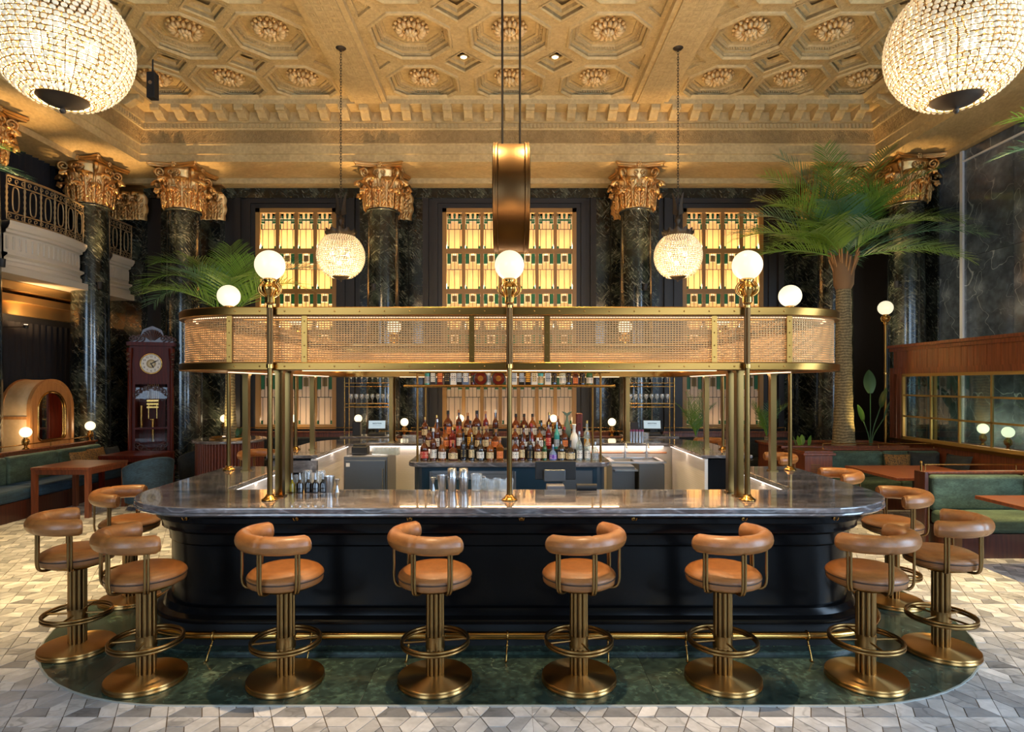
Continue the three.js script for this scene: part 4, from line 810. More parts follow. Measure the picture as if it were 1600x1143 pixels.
// ---------------------------------------------------------------- inside the bar
const ORD = ['first', 'second', 'third', 'fourth', 'fifth', 'sixth', 'seventh', 'eighth', 'ninth', 'tenth', 'eleventh', 'twelfth', 'thirteenth', 'fourteenth', 'fifteenth', 'sixteenth', 'seventeenth', 'eighteenth', 'nineteenth', 'twentieth', 'twenty-first', 'twenty-second', 'twenty-third'];
{
  const b = thing('back_bar', 'dark blue back bar with grey stone top and steel cooler, standing inside the bar', 'back bar', [0, 0, 7.3]);
  const out = roundedPath(-1.17, 1.17, -.45, .45, .16, 6), inn = roundedPath(-1.11, 1.11, -.39, .39, .14, 6);
  part(b, 'top', metric(slab(out, 1.055, .056, .012)), M.counter);
  part(b, 'body', slab(inn, 0, 1.05), M.navy);
  part(b, 'cooler_frame', merge([box(.95, .03, .03, -.42, .99, .395), box(.95, .03, .03, -.42, .15, .395), box(.95, .06, .02, -.42, .94, .40), box(.03, .86, .03, -.9, .57, .395), box(.03, .86, .03, .06, .57, .395)]), M.steel);
  part(b, 'cooler_door', box(.92, .74, .02, -.42, .53, .392), phys({ color: rgb([.05, .08, .09]), roughness: .08, metalness: .3 }));
  part(b, 'drawer_front', box(.34, .3, .02, .78, .86, .40), M.steelDark);
  single('bottle_step', rbox(1.9, .11, .22, .004, 0, .055, 0), M.blackMatte, 'low black step under the second row of bottles', 'step', [0, 1.111, 7.28]);
  single('bottle_step', rbox(1.9, .23, .2, .004, 0, .115, 0), M.blackMatte, 'higher black step under the last row of bottles', 'step', [0, 1.111, 7.51]);

  const s = thing('bottle_shelf', 'brass framed glass shelf held on four thin posts above the bottles', 'shelf', [0, 1.111, 7.3]);
  for (const x of [-1.06, 1.05]) for (const z of [.37, -.3]) part(s, 'post', cyl(.013, .013, 1.08, x, .54, z, 12), M.brassSatin);
  for (const z of [.40, -.33]) { part(s, 'rail', merge([cyl(.016, .016, 2.4, 0, 0, 0, 12).rotateZ(PI / 2), ball(.018, -1.2, 0, 0, 10, 8), ball(.018, 1.2, 0, 0, 10, 8)]), M.brass).position.set(0, .868, z); part(s, 'rail', cyl(.013, .013, 2.3, 0, 0, 0, 12).rotateZ(PI / 2), M.brass).position.set(0, 1.03, z); }
  part(s, 'glass_plate', box(2.3, .01, .7, 0, .868, .035), M.glass);
}
// bottles
const B = {
  amber: phys({ color: rgb([.13, .028, .006]), roughness: .1, transmission: .45, thickness: 0, clearcoat: 1 }), honey: phys({ color: rgb([.32, .095, .014]), roughness: .1, transmission: .5, thickness: 0, clearcoat: 1 }),
  dark: phys({ color: rgb([.015, .010, .008]), roughness: .12, clearcoat: 1 }), red: phys({ color: rgb([.16, .010, .006]), roughness: .12, transmission: .25, thickness: 0, clearcoat: 1 }),
  clear: phys({ color: rgb([.78, .84, .8]), roughness: .06, transmission: .75, thickness: 0 }), green: phys({ color: rgb([.03, .12, .04]), roughness: .12, transmission: .3, thickness: 0, clearcoat: 1 }),
  teal: phys({ color: rgb([.03, .30, .27]), roughness: .2, clearcoat: 1 }), white: phys({ color: rgb([.72, .72, .68]), roughness: .25, clearcoat: .6 }), blue: phys({ color: rgb([.10, .16, .30]), roughness: .2, clearcoat: 1 }),
};
const CAPS = { black: M.blackMatte, gold: M.brass, wood: M.oak, red: std({ color: rgb([.4, .02, .02]), roughness: .3 }), white: M.white, silver: M.steel };
const printed = (base, ink, s) => std({ roughness: .6, map: texture(64, 64, (u, v) => { const r = Math.floor(v * 9), on = r > 0 && r < 8 && r % 2 && Math.abs(u % .5 - .25) < .05 + .17 * hash(r, 3, s) && hash(Math.floor(u * 64), r, s) > .25; return on ? ink : base; }) });
const LAB = { cream: printed([214, 192, 146], [70, 50, 30], 1), white: printed([222, 218, 206], [60, 50, 60], 2), yellow: printed([226, 160, 40], [90, 40, 10], 3), black: printed([30, 26, 24], [190, 160, 90], 4), red: printed([190, 60, 50], [230, 200, 160], 5), orange: printed([222, 126, 60], [120, 40, 20], 6), purple: printed([86, 40, 150], [220, 200, 230], 7), grey: printed([170, 176, 182], [50, 60, 80], 8) };
const bottleCache = new Map();
function bottleGeo(kind) {
  if (bottleCache.has(kind)) return bottleCache.get(kind);
  let body, label, neck = .011, top, w;
  const lat = (pts, r, y0, y1) => { body = lathe([[0, 0], ...pts], 20); label = new THREE.CylinderGeometry(r + .0012, r + .0012, y1 - y0, 20, 1, true, -1.15, 2.3).translate(0, (y0 + y1) / 2, 0); top = pts[pts.length - 1][1]; };
  if (kind === 'tall') lat([[.034, 0], [.036, .006], [.036, .175], [.032, .2], [.016, .225], [.0125, .25], [.0125, .295]], .036, .04, .135);
  if (kind === 'round') lat([[.042, 0], [.046, .008], [.047, .12], [.043, .15], [.026, .178], [.014, .195], [.014, .235]], .047, .03, .105);
  if (kind === 'squat') lat([[.05, 0], [.056, .01], [.058, .06], [.056, .10], [.04, .13], [.018, .15], [.015, .16], [.015, .205]], .058, .025, .09);
  if (kind === 'wine') lat([[.035, 0], [.037, .006], [.037, .17], [.033, .195], [.018, .225], [.014, .25], [.014, .31]], .037, .03, .12);
  if (kind === 'drop') lat([[.02, 0], [.036, .012], [.044, .05], [.042, .10], [.03, .15], [.017, .19], [.013, .21], [.013, .26]], .0445, .03, .085);
  if (kind === 'square') { body = merge([rbox(.082, .15, .06, .012, 0, .075, 0), lathe([[.036, .148], [.03, .165], [.016, .18], [.014, .22]], 16)]); label = box(.062, .075, .003, 0, .065, .0305); top = .22; }
  if (kind === 'box') { body = rbox(.075, .24, .07, .004, 0, .12, 0); label = box(.055, .11, .003, 0, .10, .036); top = .235; }
  const r = { body, label, cap: cyl(.0145, .0155, .034, 0, top + .013, 0, 12), top };
  bottleCache.set(kind, r); return r;
}
function bottle(kind, glass, lab, cap, [x, y, d], words, group, k = 1, turn = 0) {
  const g = bottleGeo(kind), names = { tall: 'slim', round: 'round-shouldered', squat: 'squat', wine: 'straight', drop: 'pear-shaped', square: 'square', box: 'boxed' };
  const t = thing('bottle', `${names[kind]} ${glass} bottle with ${lab} label, ${words}`, 'bottle', [x, y, d], turn, group);
  t.scale.setScalar(k);
  part(t, 'body', g.body, B[glass]); part(t, 'label', g.label, LAB[lab]); if (kind !== 'box') part(t, 'cap', g.cap, CAPS[cap]);
  return t;
}
{
  const rowF = [[663, 'round', 'amber', 'red', 'black', 1.05], [677, 'wine', 'amber', 'white', 'white', 1.1], [691, 'round', 'honey', 'white', 'wood', 1.0], [708, 'squat', 'amber', 'cream', 'wood', 1.0], [724, 'tall', 'dark', 'black', 'black', 1.0], [737, 'tall', 'dark', 'cream', 'gold', .95], [751, 'round', 'dark', 'white', 'black', 1.0], [766, 'round', 'honey', 'cream', 'wood', .95], [781, 'square', 'honey', 'orange', 'wood', 1.08],
    [805, 'round', 'amber', 'white', 'black', 1.0], [816, 'tall', 'amber', 'cream', 'black', .95], [828, 'wine', 'dark', 'black', 'black', .98], [840, 'round', 'amber', 'cream', 'white', 1.0], [851, 'tall', 'green', 'cream', 'gold', .78], [864, 'squat', 'blue', 'purple', 'silver', .8], [877, 'round', 'dark', 'cream', 'black', .98], [891, 'squat', 'dark', 'cream', 'black', 1.0], [905, 'wine', 'clear', 'white', 'silver', 1.0], [918, 'wine', 'clear', 'white', 'silver', .98], [930, 'round', 'clear', 'grey', 'silver', .82]];
  rowF.forEach(([px, k, g, l, c, s], i) => bottle(k, g, l, c, [(px - 796) * 7.02 / 940, 1.111, 7.02], `${ORD[i]} from the left in the front row`, 'bottles in the front row of the back bar', s, rr(-.3, .3)));
  const rowM = [[670, 'round', 'amber', 'cream', 'gold', 1], [683, 'wine', 'amber', 'white', 'silver', 1.05], [696, 'round', 'honey', 'orange', 'black', 1], [707, 'square', 'red', 'red', 'gold', 1.05], [718, 'tall', 'honey', 'white', 'black', 1], [735, 'tall', 'honey', 'yellow', 'black', 1.05], [748, 'round', 'amber', 'cream', 'black', 1], [760, 'round', 'amber', 'cream', 'wood', 1.05], [775, 'squat', 'amber', 'orange', 'wood', 1], [805, 'round', 'amber', 'grey', 'wood', 1.05], [818, 'drop', 'amber', 'white', 'gold', 1], [830, 'drop', 'red', 'white', 'red', 1.05], [843, 'round', 'honey', 'white', 'black', 1], [857, 'tall', 'red', 'red', 'gold', 1], [870, 'wine', 'teal', 'grey', 'silver', .95], [882, 'round', 'amber', 'orange', 'red', 1], [917, 'wine', 'clear', 'yellow', 'gold', 1]];
  rowM.forEach(([px, k, g, l, c, s], i) => bottle(k, g, l, c, [(px - 796) * 7.28 / 940, 1.221, 7.28], `${ORD[i]} from the left in the second row`, 'bottles in the second row of the back bar', s, rr(-.3, .3)));
  const rowB = [[664, 'round', 'amber', 'cream', 'gold', .95], [682, 'drop', 'honey', 'cream', 'gold', .95], [700, 'round', 'amber', 'orange', 'black', 1.25], [717, 'tall', 'amber', 'red', 'wood', 1.05], [731, 'round', 'amber', 'cream', 'wood', 1.15], [745, 'round', 'amber', 'cream', 'black', 1.25], [759, 'tall', 'red', 'cream', 'wood', 1.0], [774, 'wine', 'amber', 'black', 'white', 1.0], [806, 'round', 'amber', 'cream', 'black', 1.1], [819, 'round', 'amber', 'white', 'black', 1.1], [832, 'round', 'honey', 'white', 'black', 1.1], [846, 'squat', 'dark', 'grey', 'black', .9], [858, 'tall', 'amber', 'white', 'gold', .95], [872, 'round', 'amber', 'white', 'wood', 1.0]];
  rowB.forEach(([px, k, g, l, c, s], i) => bottle(k, g, l, c, [(px - 796) * 7.5 / 940, 1.341, 7.5], `${ORD[i]} from the left in the back row`, 'bottles in the back row of the back bar', s, rr(-.3, .3)));
  // three odd ones at the right end
  const fish = thing('fishtail_bottle', 'green-grey bottle shaped like an upturned fish tail at the right of the bottles', 'bottle', [(886 - 796) * 7.48 / 940, 1.341, 7.48]);
  part(fish, 'body', lathe([[0, 0], [.04, 0], [.052, .03], [.05, .10], [.03, .17], [.018, .22], [.016, .26], [0, .27]], 20), std({ color: rgb([.10, .16, .12]), roughness: .5 }));
  part(fish, 'tail', new THREE.ExtrudeGeometry(shapeOf([[0, 0], [.018, .03], [.062, .075], [.03, .066], [0, .05], [-.03, .066], [-.062, .075], [-.018, .03]]), { depth: .02, bevelEnabled: true, bevelSize: .004, bevelThickness: .004, bevelSegments: 2 }).translate(0, .245, -.01), std({ color: rgb([.10, .16, .12]), roughness: .5 }));
  const plank = thing('wooden_bottle', 'reddish wooden slab-shaped bottle case standing behind the white figure bottle', 'bottle', [(905 - 796) * 7.52 / 940, 1.341, 7.52]);
  part(plank, 'board', rbox(.085, .30, .06, .02, 0, .15, 0), std({ map: T.wood, color: rgb([.7, .3, .22]), roughness: .4 })); part(plank, 'knob', cyl(.016, .016, .012, 0, .17, .032, 14).rotateX(0), M.blackMatte);
  const fig = thing('ceramic_bottle', 'white ceramic bottle with flared neck beside the clear bottles', 'bottle', [(897 - 796) * 7.26 / 940, 1.221, 7.26]);
  part(fig, 'body', lathe([[0, 0], [.035, 0], [.048, .03], [.05, .11], [.042, .16], [.022, .20], [.018, .25], [.026, .29], [.024, .30], [0, .30]], 24), B.white);
  // boxes, bottles and two disc decanters on the glass shelf
  const up = [[668, 'wine', 'teal', 'grey'], [677, 'box', 'dark', 'white'], [688, 'box', 'red', 'orange'], [699, 'box', 'dark', 'black'], [709, 'box', 'white', 'white'], [718, 'box', 'dark', 'grey'], [728, 'box', 'blue', 'white'], [740, 'tall', 'red', 'black'], [763, 'tall', 'white', 'grey'], [803, 'box', 'white', 'grey'], [815, 'box', 'dark', 'grey'], [825, 'box', 'dark', 'yellow'], [835, 'box', 'white', 'cream'], [845, 'wine', 'teal', 'cream'], [856, 'box', 'white', 'grey'], [866, 'tall', 'dark', 'black'], [879, 'round', 'clear', 'white'], [888, 'tall', 'dark', 'black'], [899, 'square', 'amber', 'orange'], [910, 'wine', 'dark', 'black'], [921, 'round', 'green', 'white']];
  up.forEach(([px, k, g, l], i) => bottle(k, g, l, 'black', [(px - 796) * 7.15 / 940, 1.9845, 7.15], `${ORD[i]} from the left on the glass shelf`, 'bottles and boxes on the glass shelf', k === 'box' ? .95 : .9, 0));
  for (const [px, w] of [[751, 'left'], [779, 'right']]) {
    const t = thing('disc_decanter', `flat round dark red decanter with gold medallion on the glass shelf, ${w} one`, 'decanter', [(px - 796) * 7.12 / 940, 1.9845, 7.12], 0, 'disc decanters');
    part(t, 'body', cyl(.082, .082, .05, 0, 0, 0, 32).rotateX(PI / 2).translate(0, .083, 0), B.red); part(t, 'medallion', cyl(.034, .034, .006, 0, 0, 0, 24).rotateX(PI / 2).translate(0, .083, .027), M.brass); part(t, 'rim', new THREE.TorusGeometry(.078, .007, 8, 36).translate(0, .083, .024), B.dark); part(t, 'neck', cyl(.016, .02, .05, 0, .18, 0, 12), M.brass);
  }
}
// ---------------------------------------------------------------- glass racks, tills and tools
{
  const wineGlass = lathe([[.034, 0], [.034, .003], [.006, .008], [.0045, .065], [.012, .078], [.034, .11], [.037, .135], [.031, .17], [.0295, .17], [.035, .135], [.032, .111], [.006, .08]], 14);
  for (const s of [-1, 1]) {
    const side = s < 0 ? 'left' : 'right', cx = s * 2.46, d = 10.62;
    const st = thing('service_station', `dark service stand with stone top behind the bar, ${side} one`, 'stand', [cx, 0, d], 0, 'service stands behind the bar');
    part(st, 'body', box(.86, 1.06, .42, 0, .53, 0), M.woodDark); part(st, 'top', metric(rbox(.94, .04, .48, .008, 0, 1.08, 0)), M.counter);
    const rk = thing('glass_rack', `brass rack of wine glasses over the ${side} service stand`, 'rack', [cx, 1.10, d], 0, 'brass glass racks');
    for (const x of [-.41, .41]) for (const z of [-.15, .15]) part(rk, 'post', cyl(.009, .009, 1.02, x, .51, z, 8), M.brass);
    for (const y of [.50, .56, .86, .92]) { part(rk, 'rail', cyl(.007, .007, .82, 0, 0, 0, 8).rotateZ(PI / 2), M.brass).position.set(0, y, .15); part(rk, 'rail', cyl(.007, .007, .82, 0, 0, 0, 8).rotateZ(PI / 2), M.brass).position.set(0, y, -.15); }
    for (const y of [.555, .915]) part(rk, 'glass_plate', box(.80, .006, .28, 0, y, 0), M.glass);
    for (const [ri, y] of [[0, 1.66], [1, 2.02]]) for (let k = 0; k < 8; k++) single('wine_glass', wineGlass, M.drinkGlass, `wine glass in the ${side} rack, ${ri ? 'upper' : 'lower'} shelf, ${ORD[k]} from the left`, 'glass', [cx - .33 + k * .094, y - .001, d - .02], 0, `wine glasses in the ${side} rack`);
    // till
    const t = thing('till', `till with a lit white screen on the ${side} service stand`, 'till', [cx + s * -.02 + (s < 0 ? .12 : .06), 1.10, d - .04], s < 0 ? .1 : -.12, 'tills behind the bar');
    const scr = part(t, 'screen', box(.30, .155, .012), std({ color: rgb([.1, .12, .14]), roughness: .3 })); scr.position.set(0, .195, .07); scr.rotation.x = -.35;
    const cv = document.createElement('canvas'); cv.width = 256; cv.height = 132; const c2 = cv.getContext('2d'); c2.fillStyle = '#d8ecf4'; c2.fillRect(0, 0, 256, 132); c2.fillStyle = '#27485a'; c2.font = 'bold 34px sans-serif'; c2.textAlign = 'center'; c2.fillText('WESTON', 128, 60); c2.fillStyle = '#8fb3c4'; c2.fillRect(64, 84, 128, 5);
    const ct = new THREE.CanvasTexture(cv); ct.colorSpace = THREE.SRGBColorSpace;
    const lit = part(scr, 'screen_display', new THREE.PlaneGeometry(.284, .14), std({ color: 0x000000, roughness: .3, emissive: 0xffffff, emissiveMap: ct, emissiveIntensity: .75 })); lit.position.z = .0065;
    part(t, 'stand', merge([box(.05, .12, .04, 0, .09, .03), rbox(.28, .05, .22, .01, 0, .03, .02)]), M.blackMatte);
    const sp = single('card_printer', rbox(.14, .24, .13, .012, 0, .12, 0), M.blackMatte, `black box beside the till on the ${side} service stand`, 'printer', [cx - s * -.0 + (s < 0 ? -.22 : -.27), 1.10, d - .03], 0, 'black boxes beside the tills');
  }
  const fr = thing('undercounter_fridge', 'grey steel undercounter fridge inside the bar at the left', 'fridge', [-1.97, 0, 8.55]);
  part(fr, 'cabinet', rbox(.60, 1.0, .62, .008, 0, .51, 0), M.steelDark); part(fr, 'door', rbox(.55, .86, .03, .006, 0, .53, .322), std({ color: rgb([.12, .14, .165]), metalness: .6, roughness: .38 })); part(fr, 'handle', cyl(.008, .008, .5, .24, .6, .348, 8), M.steel); part(fr, 'badge', box(.05, .05, .004, -.235, .9, .339), M.white);
  single('card_reader', merge([rbox(.22, .12, .2, .02, 0, .06, 0), rbox(.18, .05, .12, .015, 0, .125, .02)]), M.blackMatte, 'black machine on top of the grey fridge', 'machine', [-2.1, 1.01, 8.5]);
  const tumbler = lathe([[0, 0], [.03, 0], [.036, .10], [.034, .10], [.028, .006], [0, .006]], 14);
  for (let k = 0; k < 12; k++) single('tumbler', tumbler, M.drinkGlass, `clear tumbler on the grey fridge, ${k < 6 ? 'front' : 'back'} row, ${ORD[k % 6]} from the left`, 'glass', [-1.88 + (k % 6) * .078 * .8 - .01, 1.01, 8.40 + (k < 6 ? 0 : .1)], 0, 'tumblers on the fridge');
  const sk = thing('sink_unit', 'steel bar sink unit with taps inside the bar at the right', 'sink', [1.82, 0, 8.75]);
  part(sk, 'cabinet', merge([rbox(.36, .86, .6, .006, .18, .45, 0), box(.32, .82, .5, -.2, .42, -.05)]), M.steelDark); part(sk, 'basin_rim', merge([box(.76, .02, .06, 0, .9, .28), box(.76, .02, .06, 0, .9, -.28), box(.06, .02, .6, -.36, .9, 0), box(.06, .02, .6, .36, .9, 0), box(.66, .02, .5, 0, .78, 0)]), M.steel);
  part(sk, 'kick_plate', box(.32, .1, .02, -.2, .2, .22), M.brassSatin);
  for (const x of [-.1, .22]) part(sk, 'tap', merge([cyl(.016, .02, .1, x, .95, -.2, 12), tube([[x, .98, -.2], [x, 1.10, -.2], [x, 1.12, -.12], [x, 1.07, -.06]], .01, 14, 8), bar([x - .05, .99, -.2], [x + .05, .99, -.2], .006)]), M.steel);
  single('copper_pipe', merge([bar([-.0, 0, 0], [1.5, 0, 0], .014), bar([0, 0, 0], [0, .06, 0], .014)]), std({ color: rgb([.6, .28, .16]), metalness: 1, roughness: .3 }), 'copper pipe running along the white tiles above the sink', 'pipe', [.9, .955, 9.195]);
  // tools on the inner edge of the front counter
  const CY = TOP, tin = lathe([[0, 0], [.034, 0], [.044, .14], [.046, .142], [.046, .15], [.04, .155], [.038, .24], [0, .24]], 20), tinS = lathe([[0, 0], [.03, 0], [.042, .13], [.044, .132], [.040, .132], [.028, .004], [0, .004]], 20), jig = lathe([[.024, 0], [.02, .002], [.006, .055], [.006, .062], [.022, .11], [.024, .112], [.021, .11], [.004, .06]], 16);
  const spout = lathe([[0, 0], [.028, 0], [.03, .006], [.03, .07], [.012, .092], [.01, .115], [0, .115]], 14);
  const X = px => (px - 796) * 5.02 / 940;
  [[458, 4.98, 'yellow'], [471, 4.98, 'dark'], [483, 5.0, 'dark'], [495, 4.98, 'dark'], [506, 5.0, 'dark']].forEach(([px, d, c], i) => { const t = thing('bitters_bottle', `small stoppered bottle of ${c === 'yellow' ? 'yellow' : 'dark'} cordial on the front counter, ${ORD[i]} from the left`, 'bottle', [X(px), CY, d], 0, 'cordial bottles on the counter'); part(t, 'body', spout, c === 'yellow' ? phys({ color: rgb([.4, .3, .02]), roughness: .1, transmission: .4, thickness: 0 }) : B.dark); part(t, 'pourer', merge([cyl(.006, .009, .05, 0, .135, 0, 10), cyl(.012, .012, .015, 0, .115, 0, 12)]), M.steel); });
  [[476, 5.08, 0], [497, 5.08, 1]].forEach(([px, d], i) => { const g = single('tumbler', tumbler.clone().scale(1.35, 1.7, 1.35).rotateX(PI).translate(0, .17, 0), M.drinkGlass, `upturned mixing glass on the front counter behind the cordials, ${i ? 'right' : 'left'} one`, 'glass', [X(px), CY, d], 0, 'upturned mixing glasses'); });
  single('tumbler', tumbler.clone().scale(1.2, 1.3, 1.2), M.drinkGlass, 'clear tumbler beside the brass posts at the left of the cordials', 'glass', [X(462), CY, 5.07]);
  single('shaker_tin', tinS, M.steel, 'steel shaker tin right of the cordial bottles', 'shaker', [X(516), CY, 5.0]);
  single('jigger', jig, M.steel, 'steel double jigger standing near the cordials, farthest right', 'jigger', [X(529), CY, 4.98]);
  single('jigger', jig, M.steel, 'steel double jigger left of the tall shakers', 'jigger', [X(676), CY, 5.06]);
  single('shaker_tin', tinS, M.steel, 'open steel shaker tin left of the two tall shakers', 'shaker', [X(690), CY, 5.06]);
  single('cocktail_shaker', tin.clone().scale(.95, .8, .95), M.steel, 'tall steel cocktail shaker on the front counter, left of the pair', 'shaker', [X(706), CY, 5.04], 0, 'tall shakers');
  single('cocktail_shaker', tin.clone().scale(.95, .79, .95), M.steel, 'tall steel cocktail shaker on the front counter, right of the pair', 'shaker', [X(724), CY, 5.05], 0, 'tall shakers');
  const jug = thing('glass_jug', 'clear glass measuring jug beside the tall shakers', 'jug', [X(744), CY, 5.07]); part(jug, 'body', lathe([[0, 0], [.04, 0], [.045, .006], [.046, .13], [.052, .14], [.05, .14], [.043, .13], [.042, .008], [0, .008]], 20), M.drinkGlass); part(jug, 'handle', tube([[.045, .12, 0], [.075, .11, 0], [.075, .05, 0], [.045, .03, 0]], .006, 14, 6), M.drinkGlass);
  for (let k = 0; k < 5; k++) single('tumbler', tumbler, M.drinkGlass, `clear tumbler between the jug and the middle lamp pole, ${ORD[k]} from the left`, 'glass', [X(757 + k * 8.5 * 1.15), CY, 5.09 - (k % 2) * .07], 0, 'tumblers near the middle lamp pole');
  const pos = thing('till_monitor', 'black till monitor seen from behind with grey printer, inside the front counter', 'till', [(868 - 796) * 5.5 / 940, .86, 5.5], 0);
  const mon = part(pos, 'monitor', rbox(.37, .17, .03, .008, 0, .355, 0), M.blackMatte); part(pos, 'hood', rbox(.2, .11, .04, .01, -.01, .31, .03), M.steelDark); part(pos, 'printer', rbox(.16, .2, .14, .01, -.01, .14, .09), std({ color: rgb([.18, .17, .18]), roughness: .5 })); part(pos, 'foot', box(.2, .04, .2, 0, .02, 0), M.blackMatte);
  single('speed_station', box(2.4, .84, .3, 0, .42, 0), M.steelDark, 'steel work station under the inner edge of the front counter', 'work station', [.5, .006, 5.3]);
  single('rolled_mat', cyl(.028, .028, .17, 0, .028, 0, 16).rotateZ(0).translate(0, -.028, 0).rotateZ(PI / 2).translate(0, .028, 0), M.blackMatte, 'black rolled bar mat on the front counter right of the till monitor', 'mat', [X(918), CY, 5.08]);
  // tins with pink caps and glasses on the rear counter
  for (let k = 0; k < 6; k++) { const t = thing('shaker_tin', `steel tin with pink lid on the rear counter at the right, ${ORD[k]} from the left`, 'tin', [(981 + k * 4.6 - 796) * 9.5 / 940, TOP, 9.5], 0, 'tins with pink lids'); part(t, 'body', cyl(.02, .018, .15, 0, .075, 0, 12), M.steel); part(t, 'lid', cyl(.021, .021, .03, 0, .165, 0, 12), std({ color: rgb([.3, .05, .14]), roughness: .5 })); }
  single('water_jug', lathe([[0, 0], [.05, 0], [.05, .13], [.046, .13], [.045, .008], [0, .008]], 16), M.drinkGlass, 'clear glass jar on the rear counter right of the pink-lidded tins', 'jar', [(1009 - 796) * 9.5 / 940, TOP, 9.5]);
  for (let k = 0; k < 4; k++) single('tumbler', tumbler, M.drinkGlass, `clear tumbler on the rear counter left of the bottles, ${ORD[k]} from the left`, 'glass', [(632 + k * 5 - 796) * 9.45 / 940, TOP, 9.45], 0, 'tumblers on the rear counter');
}
// ---------------------------------------------------------------- the drum clock hanging over the bar, edge on
{
  const R = .622, y = 4.20, t = thing('hanging_drum', 'large bronze drum hung edge-on from two rods over the middle of the bar', 'drum', [.02, y, 7.15]);
  part(t, 'drum', lathe([[R - .05, -.15], [R - .012, -.15], [R - .012, .15], [R - .05, .15]], 64).rotateZ(PI / 2), M.bronze);
  for (const s of [-1, 1]) { part(t, 'rim', lathe([[R - .06, .15], [R, .15], [R + .008, .158], [R, .168], [R, .19], [R + .008, .198], [R, .208], [R - .07, .208]], 64).rotateZ(s * PI / 2), M.bronze); part(t, 'dial', cyl(R - .05, R - .05, .01, 0, 0, 0, 48).rotateZ(PI / 2).translate(s * .19, 0, 0), std({ color: rgb([.7, .66, .55]), roughness: .5 }));
    part(t, 'rod', cyl(.014, .014, CEIL + .1 - y - R + .03, 0, (CEIL + .1 - y + R - .03) / 2, 0, 10).translate(s * .105, 0, 0), M.iron); part(t, 'ceiling_plate', cyl(.05, .05, .02, s * .105, CEIL + .09 - y, 0, 16), M.iron); }
}
// ---------------------------------------------------------------- left side: balconies, clock, booth
{
  // balcony bowed out between the columns
  const bow = (d0, d1, x, out) => Array.from({ length: 17 }, (_, i) => { const t = i / 16; return [x + out * Math.sin(PI * t), d1 - (d1 - d0) * t]; }).reverse();
  const flutes = (path, off, n) => { const g = []; for (let i = 0; i < path.length - 1; i++) for (let k = 0; k < n; k++) { const t = (k + .5) / n, x = path[i][0] + (path[i + 1][0] - path[i][0]) * t, d = path[i][1] + (path[i + 1][1] - path[i][1]) * t; g.push(rbox(.03, .22, .035, .012, x + off, 4.32, -d, 1)); } return merge(g); };
  const balcony = (label, d0, d1, out, n) => {
    const p = bow(d0, d1, -8.16, out), t = thing('balcony', label, 'balcony', [0, 0, 0], 0, 'stone balconies');
    part(t, 'parapet', metric(sweep(p, [[-.9, 3.92], [-.25, 3.92], [-.06, 3.90], [-.01, 3.94], [-.01, 4.0], [-.04, 4.03], [-.04, 4.07], [.03, 4.11], [.03, 4.14], [-.05, 4.16], [-.05, 4.46], [0, 4.48], [0, 4.52], [.04, 4.54], [.08, 4.61], [.08, 4.66], [-.9, 4.66]], false, .4)), M.stone);
    part(t, 'fluting', flutes(p, -.045, n), M.stone).userData.kind = 'stuff';
    const rail = (y, r) => tube(p.map(([x, d]) => [x + .01, y, -d]), r, 40, 6);
    const iron = std({ color: rgb([.40, .29, .15]), metalness: .6, roughness: .45 });
    for (const [y, r] of [[5.40, .022], [5.26, .012], [4.80, .012], [4.69, .014]]) part(t, 'rail', rail(y, r), iron);
    const N = Math.round((d1 - d0) / .3);
    const onPath = u => { const i = Math.min(p.length - 2, Math.floor(u * (p.length - 1))), f = u * (p.length - 1) - i; return [p[i][0] + (p[i + 1][0] - p[i][0]) * f + .01, p[i][1] + (p[i + 1][1] - p[i][1]) * f]; };
    for (let k = 0; k <= N; k++) {
      const [x, d] = onPath(k / N);
      part(t, 'baluster', lathe([[.008, 4.69], ...Array.from({ length: 11 }, (_, i) => [i % 2 ? .022 : .012, 4.80 + i * .045]), [.008, 5.39]], 8), iron).position.set(x, 0, -d);
      if (k < N) { const [x2, d2] = onPath((k + .5) / N), o = part(t, 'oval_ring', new THREE.TubeGeometry(new THREE.CatmullRomCurve3([[-.06, -.12], [-.06, .12], [-.04, .19], [0, .205], [.04, .19], [.06, .12], [.06, -.12], [.04, -.19], [0, -.205], [-.04, -.19]].map(q => new THREE.Vector3(0, q[1], q[0])), true), 32, .011, 6, true), iron); o.position.set(x2, 5.03, -d2); }
    }
    const sc = []; const M2 = Math.round((d1 - d0) / .11);
    for (let k = 0; k < M2; k++) for (const y of [5.33, 4.745]) { const [x, d] = onPath((k + .5) / M2); sc.push(spiral(1.1, .034, .007).translate(x, y - .034, -d)); }
    part(t, 'scrollwork', merge(sc), iron).userData.kind = 'stuff';
    return t;
  };
  balcony('curved stone balcony with gilt iron railing beside the left column', 9.75, 11.5, .12, 1);
  balcony('short end of a stone balcony seen past the left column, near the back wall', 12.25, 12.97, .0, 1);
  const sl = spotLight(AMBER, 12, [-8.6, 3.1, 10.7], [-8.95, 3.7, 11.2], 1.1, .8, .05);
  const fx = thing('cove_light', 'small light under the balcony shining on the gilt cornice', 'light', [-8.6, 3.0, 10.7]); part(fx, 'lamp', cyl(.03, .03, .01, 0, .06, 0, 12), M.led); part(fx, 'body', cyl(.04, .035, .06, 0, .025, 0, 12), M.blackMatte); part(fx, 'arm', bar([0, .02, 0], [-.45, .02, 0], .008), M.blackMatte);
}
